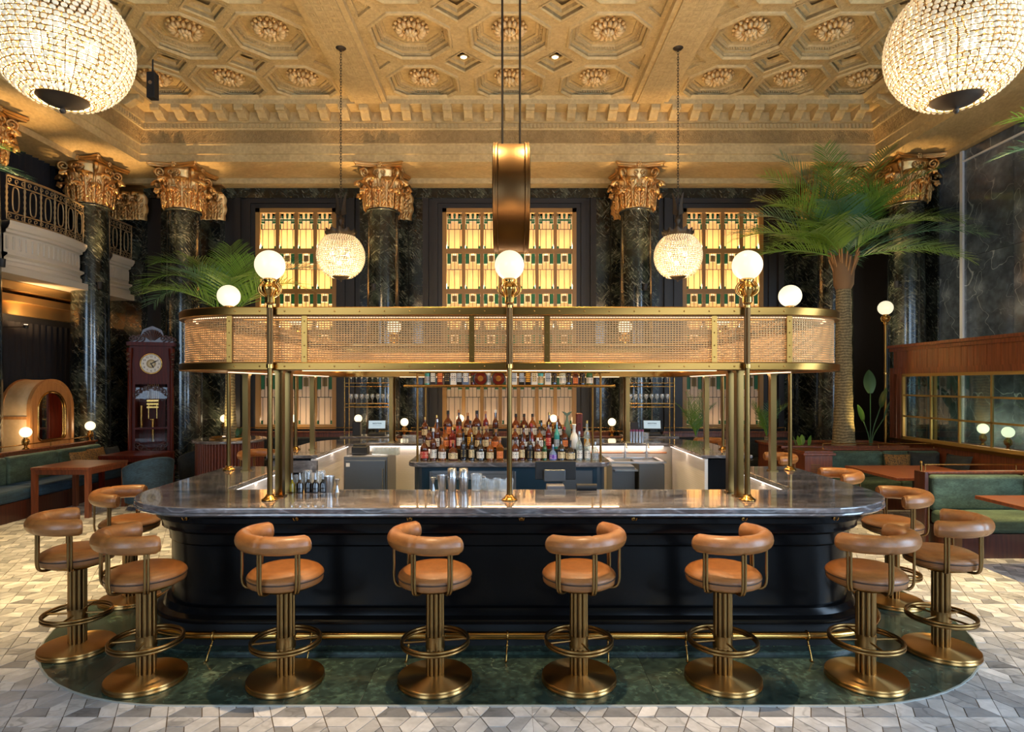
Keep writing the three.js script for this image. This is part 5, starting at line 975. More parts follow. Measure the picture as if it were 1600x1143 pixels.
{
  // tall carved clock, turned a little to the room
  const t = thing('grandfather_clock', 'tall carved mahogany clock with glazed door, standing before the marble column', 'clock', [-6.95, 0, 11.74], .36);
  t.scale.set(1, 1.05, 1);
  const w = .70, dp = .40;
  part(t, 'case', metric(merge([box(w, .35, dp, 0, .175, 0), box(.08, 2.3, dp, -w / 2 + .04, 1.45, 0), box(.08, 2.3, dp, w / 2 - .04, 1.45, 0), box(w, 2.3, .03, 0, 1.45, -dp / 2 + .015), box(w + .08, .08, dp + .06, 0, .36, 0), box(w + .1, .07, dp + .08, 0, 2.64, 0), box(w - .16, .05, dp, 0, 1.93, 0)])), M.woodRed);
  part(t, 'hood_panel', metric(new THREE.ExtrudeGeometry(shapeOf([[-.27, 0], [.27, 0], [.27, .66], [-.27, .66]], [Array.from({ length: 40 }, (_, i) => [.19 * Math.cos(i / 40 * TAU), .34 + .19 * Math.sin(i / 40 * TAU)])]), { depth: .025, bevelEnabled: false }).translate(0, 1.94, dp / 2 - .02)), M.woodRed);
  for (const s of [-1, 1]) { part(t, 'side_column', merge([lathe([[.045, .4], [.05, .5], [.035, .6], [.032, 1.2], [.038, 1.5], [.034, 2.3], [.05, 2.42], [.055, 2.56]], 16).translate(s * (w / 2 + .0), 0, dp / 2 + .02)]), M.woodRed);
    part(t, 'carved_bracket', merge([0, 1, 2, 3].map(k => ball(.042 - k * .005, s * (w / 2 + .02), 2.45 - k * .09, dp / 2 + .05, 10, 8)).concat([0, 1, 2].map(k => ball(.035, s * (w / 2 + .01), .42 + k * .07, dp / 2 + .05, 10, 8)))), M.woodDark); }
  // shell crest and scroll carving
  const crest = []; for (let i = -4; i <= 4; i++) { const a = i * .26; crest.push(bar([.03 * Math.sin(a), 2.72, .1], [.19 * Math.sin(a), 2.74 + .17 * Math.cos(a), .12], .016, 6)); }
  for (const s of [-1, 1]) for (let k = 0; k < 5; k++) crest.push(spiral(1.2, .05 - k * .004, .014).rotateY(PI / 2).translate(s * (.18 + k * .045), 2.70 + .02 * (k % 2), .1));
  crest.push(metric(new THREE.ExtrudeGeometry(shapeOf([[-.38, 0], [.38, 0], [.33, .08], [.2, .12], [.16, .24], [0, .31], [-.16, .24], [-.2, .12], [-.33, .08]]), { depth: .05, bevelEnabled: false }).translate(0, 2.67, .04)));
  part(t, 'crest', merge(crest), M.woodDark, 'dark carved shell crest');
  const cv = document.createElement('canvas'); cv.width = cv.height = 256; const c = cv.getContext('2d');
  c.fillStyle = '#d9d6cc'; c.beginPath(); c.arc(128, 128, 128, 0, TAU); c.fill(); c.fillStyle = '#20242c'; c.font = 'bold 34px serif'; c.textAlign = 'center'; c.textBaseline = 'middle';
  for (let i = 1; i <= 12; i++) { const a = i / 12 * TAU - PI / 2; c.fillText(String(i), 128 + 98 * Math.cos(a), 128 + 98 * Math.sin(a)); }
  c.fillStyle = '#9a8558'; c.beginPath(); c.arc(128, 128, 60, 0, TAU); c.fill(); c.fillStyle = '#c2b184'; c.beginPath(); c.arc(128, 128, 40, 0, TAU); c.fill();
  const ct = new THREE.CanvasTexture(cv); ct.colorSpace = THREE.SRGBColorSpace;
  const dial = part(t, 'dial', new THREE.CircleGeometry(.172, 48), std({ map: ct, roughness: .4 }), 'round white dial with black numerals'); dial.position.set(0, 2.28, dp / 2 + .004);
  part(t, 'bezel', new THREE.TorusGeometry(.182, .014, 8, 48).translate(0, 2.28, dp / 2 + .008), M.brass);
  const hand = (l, a) => { const h = part(dial, 'hand', new THREE.ExtrudeGeometry(shapeOf([[-.006, -.02], [.006, -.02], [.012, l * .6], [0, l], [-.012, l * .6]]), { depth: .003, bevelEnabled: false }), M.blackMatte); h.rotation.z = a; h.position.z = .005; };
  hand(.14, -TAU * .17); hand(.10, -TAU * .42);
  const carve = []; for (const s of [-1, 1]) for (let k = 0; k < 5; k++) carve.push(spiral(1.2, .04, .011).rotateY(s * PI / 2).translate(s * (.04 + k * .055), 1.80 - k * k * .008, dp / 2));
  for (const s of [-1, 1]) for (let k = 0; k < 4; k++) carve.push(spiral(1.3, .05, .012).rotateY(s * PI / 2).translate(s * (.05 + k * .06), .62 + k * .045, dp / 2));
  part(t, 'carving', merge(carve), M.woodDark, 'dark scroll carving on the glazed door');
  part(t, 'door_glass', box(.54, 1.42, .006, 0, 1.14, dp / 2 - .03), phys({ color: 0xffffff, roughness: .02, transmission: 1, thickness: 0, ior: 1.5, specularIntensity: .35 }));
  part(t, 'movement', merge([box(.2, .03, .04, 0, 1.60, .05), box(.2, .03, .04, 0, 1.54, .05), box(.2, .03, .04, 0, 1.48, .05), box(.012, .26, .012, -.07, 1.4, .05), box(.012, .26, .012, .07, 1.4, .05), cyl(.06, .06, .015, 0, 1.26, .06, 24).rotateX(0), ...[0, 1, 2, 3, 4, 5].map(k => cyl(.006, .006, .5, -.09 + k * .036, 1.75, .0, 8))]), M.brass);
  part(t, 'weight', merge([-.2, .0].map(x => cyl(.03, .03, .42, x, 1.3 - (x ? 0 : .25), .02, 14))), M.brass);
  part(t, 'shelf_bar', metric(box(.54, .035, .03, 0, 1.10, dp / 2 - .005)), M.woodRed);
}
{
  // arched cabinet with an oval mirror, cane sides
  const r = .5, H = 2.09, t = thing('arched_cabinet', 'arched oak cabinet with cane sides and a rounded mirror behind the left bench', 'cabinet', [-7.94, 0, 10.46]);
  // own axes: +x is the mirrored face
  const arch = (k, y0) => { const p = [[-k, y0]]; for (let i = 0; i <= 20; i++) { const a = PI - i / 20 * PI; p.push([k * Math.cos(a), H - r + k * Math.sin(a)]); } p.push([k, y0]); return p; };
  const mir = []; for (let i = 0; i <= 16; i++) { const a = PI - i / 16 * PI; mir.push([.31 * Math.cos(a), 1.56 + .31 * Math.sin(a)]); } for (let i = 0; i <= 6; i++) { const a = -i / 6 * PI / 2; mir.push([.23 + .08 * Math.cos(a), 1.12 + .08 * Math.sin(a)]); } for (let i = 0; i <= 6; i++) { const a = -PI / 2 - i / 6 * PI / 2; mir.push([-.23 + .08 * Math.cos(a), 1.12 + .08 * Math.sin(a)]); }
  const face = (sh, depth, x) => new THREE.ExtrudeGeometry(sh, { depth, bevelEnabled: false }).rotateY(PI / 2).translate(x, 0, 0);
  part(t, 'front', metric(face(shapeOf(arch(r - .05, .0), [mir]), .03, -.045)), M.oak);
  part(t, 'front_frame', metric(face(shapeOf(arch(r, .0), [arch(r - .055, .001)]), .06, -.055)), M.oak);
  part(t, 'mirror', face(shapeOf(mir), .006, -.035), M.mirror);
  part(t, 'mirror_frame', new THREE.TubeGeometry(new THREE.CatmullRomCurve3(mir.map(([z, y]) => new THREE.Vector3(-.01, y, -z)), true), 80, .018, 8, true), M.brass);
  const shell = [...arch(r - .012, 0)];
  part(t, 'cane_shell', metric(grid(shell.length - 1, 1, (u, v) => { const p = shell[Math.round(u * (shell.length - 1))]; return [-.06 - v * .42, p[1], -p[0]]; })), M.weave, 'pale woven cane');
  part(t, 'back_frame', metric(face(shapeOf(arch(r, .0), [arch(r - .06, .001)]), .05, -.5)), M.oak);
  for (const y of [1.42]) for (const s of [-1, 1]) part(t, 'cross_rail', metric(box(.44, .05, .03, -.27, y + .02, -s * (r - .012))), M.oak);
  part(t, 'back', face(shapeOf(arch(r - .03, 0)), .02, -.49), M.woodDark);
}
function bench(name, label, [x, d], turn, L, mats, opt = {}) {       // bench along its own x, sitter looks to +z
  const t = thing(name, label, 'bench', [x, 0, d], turn, opt.group), H = opt.h || .93;
  part(t, 'plinth', metric(box(L, .28, .58, 0, .14, .05)), M.woodDark);
  const n = opt.n || Math.round(L / 1.1);
  for (let k = 0; k < n; k++) { const w = L / n; part(t, 'seat_cushion', rbox(w - .012, .18, .56, .05, -L / 2 + w * (k + .5), .37, .07, 3), mats.seat); part(t, 'back_cushion', rbox(w - .012, .44, .14, .05, -L / 2 + w * (k + .5), .66, -.20, 3), mats.back); }
  part(t, 'back_board', metric(box(L + .04, H, .05, 0, H / 2, -.30)), M.wood);
  part(t, 'top_cap', metric(rbox(L + .08, .035, .11, .01, 0, H, -.29)), M.wood);
  if (opt.rail) { part(t, 'rail', cyl(.009, .009, L, 0, 0, 0, 8).rotateZ(PI / 2), M.brass).position.set(0, H + .095, -.29); for (let k = 0; k <= n; k++) part(t, 'rail_post', cyl(.008, .008, .085, -L / 2 + .01 + (L - .02) * k / n, H + .052, -.29, 8), M.brass); }
  return t;
}
function tableLamp(label, [x, y, d], group, r = .085, power = .8) {
  const t = thing('globe_table_lamp', label, 'lamp', [x, y, d], 0, group);
  part(t, 'base', lathe([[0, 0], [.05, 0], [.045, .012], [.018, .03], [.014, .06], [.02, .075], [0, .075]], 20), M.brass);
  lampHead(t, .075 + .185 * .62 + r, r, M.lampSmall, power, .62); t.children.forEach(c => { if (c.name === 'cup' || c.name === 'cage') { } });
  return t;
}
function cushion(label, mat, [x, y, d], turn, tilt, s = .42) {
  const g = grid(14, 14, (u, v) => { const a = u * 2 - 1, b = v * 2 - 1, e = (1 - a * a) * (1 - b * b), p = 1 - .10 * (1 - Math.abs(a)) * Math.abs(b) - 0; return [a * s / 2 * (1 - .07 * (1 - b * b) * Math.abs(a)), b * s / 2 * (1 - .07 * (1 - a * a) * Math.abs(b)), .07 * Math.pow(e, .45)]; });
  const h = g.clone().scale(1, 1, -1), m = single('cushion', merge([g, h]).rotateX(-tilt).translate(0, s / 2 * Math.cos(tilt), 0), mat, label, 'cushion', [x, y, d], turn, 'scatter cushions');
  return m;
}
function squareTable(label, [x, d], w, l, mat, group, leg = true) {
  const t = thing('table', label, 'table', [x, 0, d], 0, group);
  part(t, 'top', metric(rbox(w, .04, l, .006, 0, .735, 0)), mat);
  if (leg) { part(t, 'apron', metric(merge([box(w - .1, .07, .025, 0, .68, l / 2 - .035), box(w - .1, .07, .025, 0, .68, -l / 2 + .035), box(.025, .07, l - .1, w / 2 - .035, .68, 0), box(.025, .07, l - .1, -w / 2 + .035, .68, 0)])), mat); for (const a of [-1, 1]) for (const b of [-1, 1]) part(t, 'leg', metric(box(.065, .715, .065, a * (w / 2 - .04), .3575, b * (l / 2 - .04))), mat); }
  else { part(t, 'pedestal', cyl(.05, .05, .68, 0, .37, 0, 16), M.blackMatte); part(t, 'foot', cyl(.25, .27, .03, 0, .015, 0, 28), M.blackMatte); }
  return t;
}
function tubChair(label, [x, d], turn, mat, group) {                 // opening to +z
  const t = thing('tub_chair', label, 'chair', [x, 0, d], turn, group);
  const hgt = a => .56 + .26 * Math.pow(Math.max(0, Math.cos(a * .52)), 2.2), shell = (R, f) => grid(36, 10, (u, v) => { const a = (u * 2 - 1) * 2.05, r = R + .045 * v; return [r * Math.sin(a), .12 + (hgt(a) - .12) * v, -r * Math.cos(a) * 1.0]; });
  const rim = tube(Array.from({ length: 25 }, (_, i) => { const a = (i / 24 * 2 - 1) * 2.05, r = .345; return [r * Math.sin(a), hgt(a), -r * Math.cos(a)]; }), .026, 48, 8);
  part(t, 'shell', merge([shell(.325), shell(.275), rim]), mat);
  part(t, 'seat_cushion', lathe([[0, .28], [.26, .28], [.28, .30], [.285, .40], [.26, .45], [.1, .46], [0, .46]], 32), mat);
  part(t, 'base', cyl(.26, .24, .16, 0, .2, 0, 28), mat);
  for (const a of [.8, 2.35, 3.93, 5.5]) part(t, 'leg', cyl(.016, .012, .13, .2 * Math.cos(a), .065, .2 * Math.sin(a), 8), M.woodDark);
  return t;
}
{
  bench('bench', 'green and blue velvet bench with brass rail along the left side', [-7.55, 9.75], PI / 2, 3.2, { seat: M.velvetBlue, back: M.velvetGreen }, { rail: true, n: 3 });
  tableLamp('small globe lamp on the rail of the left bench, before the cane cabinet', [-7.84, .948, 9.75], 'lamps on the left bench');
  tableLamp('small globe lamp on the rail of the left bench, beside the marble column', [-7.84, .948, 11.25], 'lamps on the left bench');
  squareTable('wooden four-legged table with orange-brown top at the left edge', [-6.72, 9.45], .88, .93, M.wood, null);
  squareTable('dark red wooden table in front of the tall clock', [-6.72, 10.88], .9, .8, M.woodRed, null);
  cushion('leopard-patterned cushion leaning on the left bench, nearer one', M.spots, [-7.30, .47, 10.27], 1.3, .25, .40);
  cushion('leopard-patterned cushion leaning on the left bench, farther one', M.spots, [-7.30, .47, 10.66], 1.5, .25, .42);
  cushion('dark green velvet cushion at the far end of the left bench', M.velvetDark, [-7.28, .47, 11.04], 1.5, .25, .40);
  tubChair('blue velvet tub chair with sweeping back beside the left tables', [-5.85, 9.75], -2.2, M.velvetBlue, 'tub chairs');
  tubChair('dark tub chair between the clock and the round planter stand', [-5.65, 11.0], -2.4, M.velvetDark, 'tub chairs');
  // round planter stand with marble top
  const p = thing('planter_stand', 'round reeded wooden planter stand with grey marble top, the left palm growing from it', 'planter', [-4.85, 0, 10.45]);
  const st = []; for (let i = 0; i < 64; i++) { const a = i / 64 * TAU; st.push(cyl(.025, .025, .98, .52 * Math.cos(a), .52, .52 * Math.sin(a), 6)); }
  part(p, 'tambour', merge([cyl(.52, .52, .98, 0, .52, 0, 48), ...st]), M.tambour); part(p, 'plinth', cyl(.5, .5, .04, 0, .02, 0, 48), M.blackMatte);
  part(p, 'top', metric(lathe([[.30, 1.01], [.58, 1.01], [.595, 1.02], [.595, 1.05], [.58, 1.06], [.33, 1.06], [.30, 1.05], [.30, 1.01]], 48)), M.counter); part(p, 'inner_rim', lathe([[.29, 1.03], [.33, 1.03], [.33, 1.09], [.29, 1.09], [.29, 1.03]], 40), M.brassDark); part(p, 'soil', cyl(.29, .29, .02, 0, 1.05, 0, 32), M.soil);
  // bench and lamps along the back wall
  for (const [x, L, w] of [[-4.6, 2.6, 'under the left window'], [0, 4.2, 'under the middle window'], [4.6, 2.6, 'under the right window']]) bench('bench', `dark bench with brass rail ${w}`, [x, 12.55], 0, L, { seat: M.velvetDark, back: M.velvetDark }, { rail: true, h: .98, group: 'benches along the back wall' });
  for (const [px, d, w] of [[349, 12.8, 'behind the left palm trunk'], [457, 12.8, 'left of the brass posts'], [559, 12.8, 'under the left glass rack'], [719, 12.8, 'behind the bottles, left'], [865, 12.8, 'behind the bottles, right']]) { const x = (px - 796) * d / 940; tableLamp(`small glowing globe lamp on the back bench rail, ${w}`, [x, .998, d + .04], 'lamps along the back wall', .082, .7); }
  for (const [px, w] of [[631, 'left'], [957, 'right']]) { const d = 11.3, x = (px - 796) * d / 940, t = thing('pedestal', `slim dark pedestal behind the rear counter, ${w} one`, 'pedestal', [x, 0, d], 0, 'lamp pedestals'); part(t, 'shaft', box(.2, 1.0, .2, 0, .5, 0), M.woodDark); part(t, 'rail', merge([bar([-.5, 1.12, 0], [.5, 1.12, 0], .008), bar([-.48, 1.0, 0], [-.48, 1.12, 0], .008), bar([.48, 1.0, 0], [.48, 1.12, 0], .008)]), M.brass); part(t, 'cap', box(1.0, .04, .3, 0, 1.0, 0), M.woodDark); tableLamp(`small glowing globe lamp on the ${w} pedestal behind the rear counter`, [x, 1.02, d + .06], 'lamps on the pedestals', .075, .7); }
}
// ---------------------------------------------------------------- right side: glazed partition, benches, planter
{
  const t = thing('glazed_partition', 'mahogany partition with a brass-barred grid of window panes at the right', 'partition'), X = 7.2, d0 = 5.6, d1 = 11.35;
  // boards above the panes
  for (let k = 0; k < 44; k++) { const d = d1 - .06 - (k + .5) * .13; if (d < d0) break; part(t, 'board', metric(box(.03, .34, .126, X + .02 + (k % 2) * .001, 2.44, -d), 1, k * .37), M.wood); }
  part(t, 'cornice', metric(merge([box(.16, .05, d1 - d0 + .08, X + .03, 2.70, -(d0 + d1) / 2), box(.11, .06, d1 - d0 + .04, X + .03, 2.64, -(d0 + d1) / 2)])), M.wood);
  part(t, 'head_rail', metric(box(.08, .10, d1 - d0, X + .03, 2.24, -(d0 + d1) / 2)), M.wood);
  for (const d of [d1 - .06, d1 - .26, 7.7, 6.0]) part(t, 'post', metric(box(.12, 2.3, .1, X + .03, 1.15, -d)), M.wood);
  part(t, 'sill', metric(box(.16, .05, d1 - d0, X + .02, .98, -(d0 + d1) / 2)), M.brassSatin);
  for (let k = 0; k < 11; k++) part(t, 'lower_board', metric(box(.03, .95, .51, X + .03, .48, -(d1 - .3 - k * .515)), 1, k * .7), M.wood);
  for (let k = 0; k < 15; k++) part(t, 'board', metric(box(.03, 1.2, .126, X + .02, 1.6, -(7.58 - k * .13)), 1, k * .41), M.wood);
  const gold = std({ color: rgb([.36, .23, .06]), metalness: .3, roughness: .4 });
  part(t, 'window_frame', merge([box(.05, .05, 3.28, X + .02, 2.165, -9.41), box(.05, .05, 3.28, X + .02, 1.03, -9.41), box(.05, 1.16, .05, X + .02, 1.6, -11.03), box(.05, 1.16, .05, X + .02, 1.6, -7.78)]), gold);
  const ds = [11.0, 10.25, 9.5, 8.75, 8.0]; 
  for (const y of [1.42, 1.80]) part(t, 'muntin', box(.03, .03, 3.25, X + .02, y, -9.4), gold);
  for (const d of [10.3, 9.65, 9.0, 8.4]) part(t, 'muntin', box(.03, 1.12, .03, X + .02, 1.6, -d), gold);
  const pd = [11.0, 10.3, 9.65, 9.0, 8.4, 7.8], py = [1.05, 1.42, 1.80, 2.15];
  const tint = phys({ color: rgb([.78, .92, .92]), roughness: .02, transmission: 1, thickness: 0, ior: 1.75 });
  for (let i = 0; i < 5; i++) for (let j = 0; j < 3; j++) part(t, 'pane', box(.006, py[j + 1] - py[j] - .03, pd[i] - pd[i + 1] - .03, X + .02, (py[j] + py[j + 1]) / 2, -(pd[i] + pd[i + 1]) / 2), tint);
  // the room beyond it
  const door = structure('door_1', null); door.position.set(8.18, 0, -12.0);
  part(door, 'frame', merge([box(.06, 2.3, .07, 0, 1.15, -.42), box(.06, 2.3, .07, 0, 1.15, .42), box(.06, .07, .9, 0, 2.28, 0)]), gold); part(door, 'pane', box(.02, 2.2, .78, 0, 1.12, 0), std({ color: rgb([.10, .22, .28]), roughness: .2 }));
  tableLamp('globe lamp behind the panes of the right partition, nearer one', [7.75, .98, 9.35], 'lamps behind the partition', .085, 1.2);
  tableLamp('globe lamp behind the panes of the right partition, farther one', [7.95, .98, 10.1], 'lamps behind the partition', .085, 1.2);
  const ledge = single('ledge_cabinet', metric(box(.5, .96, 3.2, 0, .48, 0)), M.woodDark, 'dark cabinet seen through the panes of the partition', 'cabinet', [7.9, .0, 9.4]);
}
{
  // lamp post at the end of the partition
  const t = thing('lamp_post', 'slim brass lamp post with a glowing globe at the end of the wooden partition', 'lamp', [7.0, 0, 11.2]);
  part(t, 'pole', cyl(.022, .026, 3.2, 0, 1.6, 0, 14), M.brassSatin); part(t, 'base', lathe([[0, 0], [.12, 0], [.11, .03], [.05, .06], [.03, .12], [0, .12]], 24), M.brass); part(t, 'collar', cyl(.034, .034, .03, 0, 2.2, 0, 14), M.brass); lampHead(t, 3.42, .13, M.milk, 2.2);
  // upholstered benches across the booth
  bench('bench', 'green velvet bench with brass rail between the two right-hand tables', [6.35, 7.25], 0, 2.3, { seat: M.velvetGreen, back: M.velvetGreen }, { rail: true, n: 2, h: .90 });
  bench('bench', 'green velvet bench with brass rail before the palm planter', [6.25, 9.9], 0, 1.9, { seat: M.velvetGreen, back: M.velvetGreen }, { rail: true, n: 2, h: .90 });
  const e = thing('bench_end', 'dark wooden bench end panel beside the nearest green bench', 'panel', [5.10, 0, 7.35]); part(e, 'board', metric(rbox(.05, .93, .2, .01, 0, .465, -.1)), M.woodDark); part(e, 'brass_post', merge([cyl(.014, .014, .1, 0, .98, -.1, 10), ball(.018, 0, 1.035, -.1, 10, 8)]), M.brass);
  squareTable('large wooden table before the far green bench, right of the bar', [5.83, 8.62], 1.36, 1.24, M.wood, null, false);
  squareTable('wooden table cut by the right edge of the picture', [5.80, 6.1], 1.16, 1.3, M.wood, null, false);
  cushion('leopard-patterned cushion on the far right bench, against the partition', M.spots, [6.35, .47, 9.83], -.2, .25, .40);
  cushion('dark velvet cushion on the far right bench, left of the post', M.velvetDark, [6.75, .47, 9.80], -.5, .3, .44);
  cushion('dark velvet cushion on the far right bench corner', M.velvetDark, [7.02, .47, 9.45], -1.35, .3, .44);
  cushion('leopard-patterned cushion on the near green bench at the right edge', M.spots, [6.5, .47, 7.20], -.35, .3, .44);
  // palm planter box
  const p = thing('palm_planter', 'mahogany planter box with vented side holding the tall palm', 'planter', [5.75, 0, 10.85]);
  part(p, 'box', metric(merge([box(2.1, .9, .04, 0, .45, .5), box(2.1, .9, .04, 0, .45, -.5), box(.04, .9, 1.0, -1.03, .45, 0), box(.04, .9, 1.0, 1.03, .45, 0)])), M.wood);
  part(p, 'rim', metric(merge([rbox(2.2, .05, .12, .01, 0, .92, .5), rbox(2.2, .05, .12, .01, 0, .92, -.5), rbox(.12, .05, 1.1, .01, -1.04, .92, 0), rbox(.12, .05, 1.1, .01, 1.04, .92, 0)])), M.wood);
  part(p, 'soil', box(2.02, .04, .96, 0, .82, 0), M.soil);
  for (let k = 0; k < 7; k++) part(p, 'vent_slat', box(.006, .014, .3, -1.055, .42 + k * .035, .18), M.brassSatin);
  const hp = thing('planter_end', 'stepped mahogany cabinet end beside the palm planter', 'cabinet', [4.95, 0, 9.93]);
  part(hp, 'body', metric(box(.44, .86, .6, 0, .43, 0)), M.wood); part(hp, 'top', metric(merge([rbox(.52, .04, .68, .008, 0, .88, 0), rbox(.46, .03, .62, .006, 0, .915, 0)])), M.wood); for (let k = 0; k < 8; k++) part(hp, 'vent_slat', box(.15, .012, .006, -.05, .5 + k * .03, .303), M.brassSatin);
}
// ---------------------------------------------------------------- palms and plants
function frondGeo(L, elev, droop, n, leafL, leafW, dir = 1, twist = 0) {   // grows to +x from the origin
  const pts = [], N = 14; let x = 0, y = 0, a = elev;
  for (let i = 0; i <= N; i++) { pts.push(new THREE.Vector3(x, y, .04 * twist * i * i / N / N * 6)); x += L / N * Math.cos(a); y += L / N * Math.sin(a); a -= droop / N * (.45 + 1.1 * i / N); }
  const curve = new THREE.CatmullRomCurve3(pts), stem = new THREE.TubeGeometry(curve, 18, .011, 5);
  const sp = stem.attributes.position; for (let i = 0; i < sp.count; i++) { const k = Math.floor(i / 6) / 18, c = curve.getPointAt(Math.min(1, k)); const f = 1.25 - 1.0 * k; sp.setXYZ(i, c.x + (sp.getX(i) - c.x) * f, c.y + (sp.getY(i) - c.y) * f, c.z + (sp.getZ(i) - c.z) * f); }
  const pos = [];
  for (let k = 0; k < n; k++) for (const s of [-1, 1]) {
    const t = .16 + .84 * (k + .5 * rnd()) / n, c = curve.getPointAt(Math.min(1, t)), tg = curve.getTangentAt(Math.min(1, t)), side = new THREE.Vector3(0, 0, s), up = tg.clone().cross(side).multiplyScalar(-s).normalize();
    const len = leafL * (.45 + .75 * Math.sin(PI * Math.min(1, .18 + t * .82))) * rr(.85, 1.1), fwd = .55 + .75 * t;
    const d = tg.clone().multiplyScalar(fwd).add(side.clone().multiplyScalar(1)).add(up.clone().multiplyScalar(.28 + rr(-.12, .12))).normalize();
    const w = leafW * (1 - .35 * t), wd = tg.clone().multiplyScalar(w / 2), q = [];
    for (const [f, ww, dr] of [[0, .5, 0], [.35, 1, .012], [.75, .7, .075], [1, .03, .16]]) { const p = c.clone().add(d.clone().multiplyScalar(len * f)); p.y -= len * dr; q.push([p.clone().sub(wd.clone().multiplyScalar(ww)), p.clone().add(wd.clone().multiplyScalar(ww))]); }
    for (let j = 0; j < 3; j++) { const [A, Bq] = q[j], [C, D] = q[j + 1]; for (const v of [A, Bq, D, A, D, C]) pos.push(v.x, v.y, v.z); }
  }
  const g = new THREE.BufferGeometry(); g.setAttribute('position', new THREE.Float32BufferAttribute(pos, 3)); g.computeVertexNormals();
  return merge([stem, g]);
}
function palm(label, [x, y, d], H, r0, r1, fronds, opt = {}) {
  const t = thing('palm_tree', label, 'palm', [x, y, d], 0, 'potted palms');
  const trunk = lathe(Array.from({ length: 40 }, (_, i) => { const v = i / 39; return [(r0 * (1.0 + .35 * Math.pow(1 - v, 6)) + (r1 - r0) * v) * (1 + .035 * Math.sin(i * 1.9)), H * v]; }), 20);
  const u = trunk.attributes.uv; for (let i = 0; i < u.count; i++) u.setXY(i, u.getX(i) * 2, u.getY(i) * H * .9);
  part(t, 'trunk', trunk, M.bark);
  if (opt.boots) { part(t, 'fibre', lathe([[r1 * 1.05, H - .5], [r1 * 1.4, H - .42], [r1 * 1.55, H - .1], [r1 * 1.2, H + .1], [0, H + .16]], 18), M.fibre); const husk = []; for (let i = 0; i < 22; i++) { const a = i * 2.4, k = rr(.9, 1.25), c = Math.cos(a), s = Math.sin(a), y0 = H - .42 + rr(0, .3); husk.push(bar([r1 * c, y0, r1 * s], [r1 * (1.5 + .7 * k) * c, y0 + .38 * k, r1 * (1.5 + .7 * k) * s], .014, 5)); } part(t, 'leaf_stub', merge(husk), std({ color: rgb([.34, .17, .06]), roughness: .8 })).userData.kind = 'stuff'; }
  fronds.forEach(([az, el, L, dr, m], i) => { const f = part(t, 'frond', frondGeo(L, el * PI / 180, dr, opt.n || 30, opt.leafL || .46, opt.leafW || .03, 1, rr(-1, 1)), m || (i % 4 === 1 ? M.leafBlue : M.leaf)); f.position.y = H + .02; f.rotation.y = az * PI / 180; });
  return t;
}
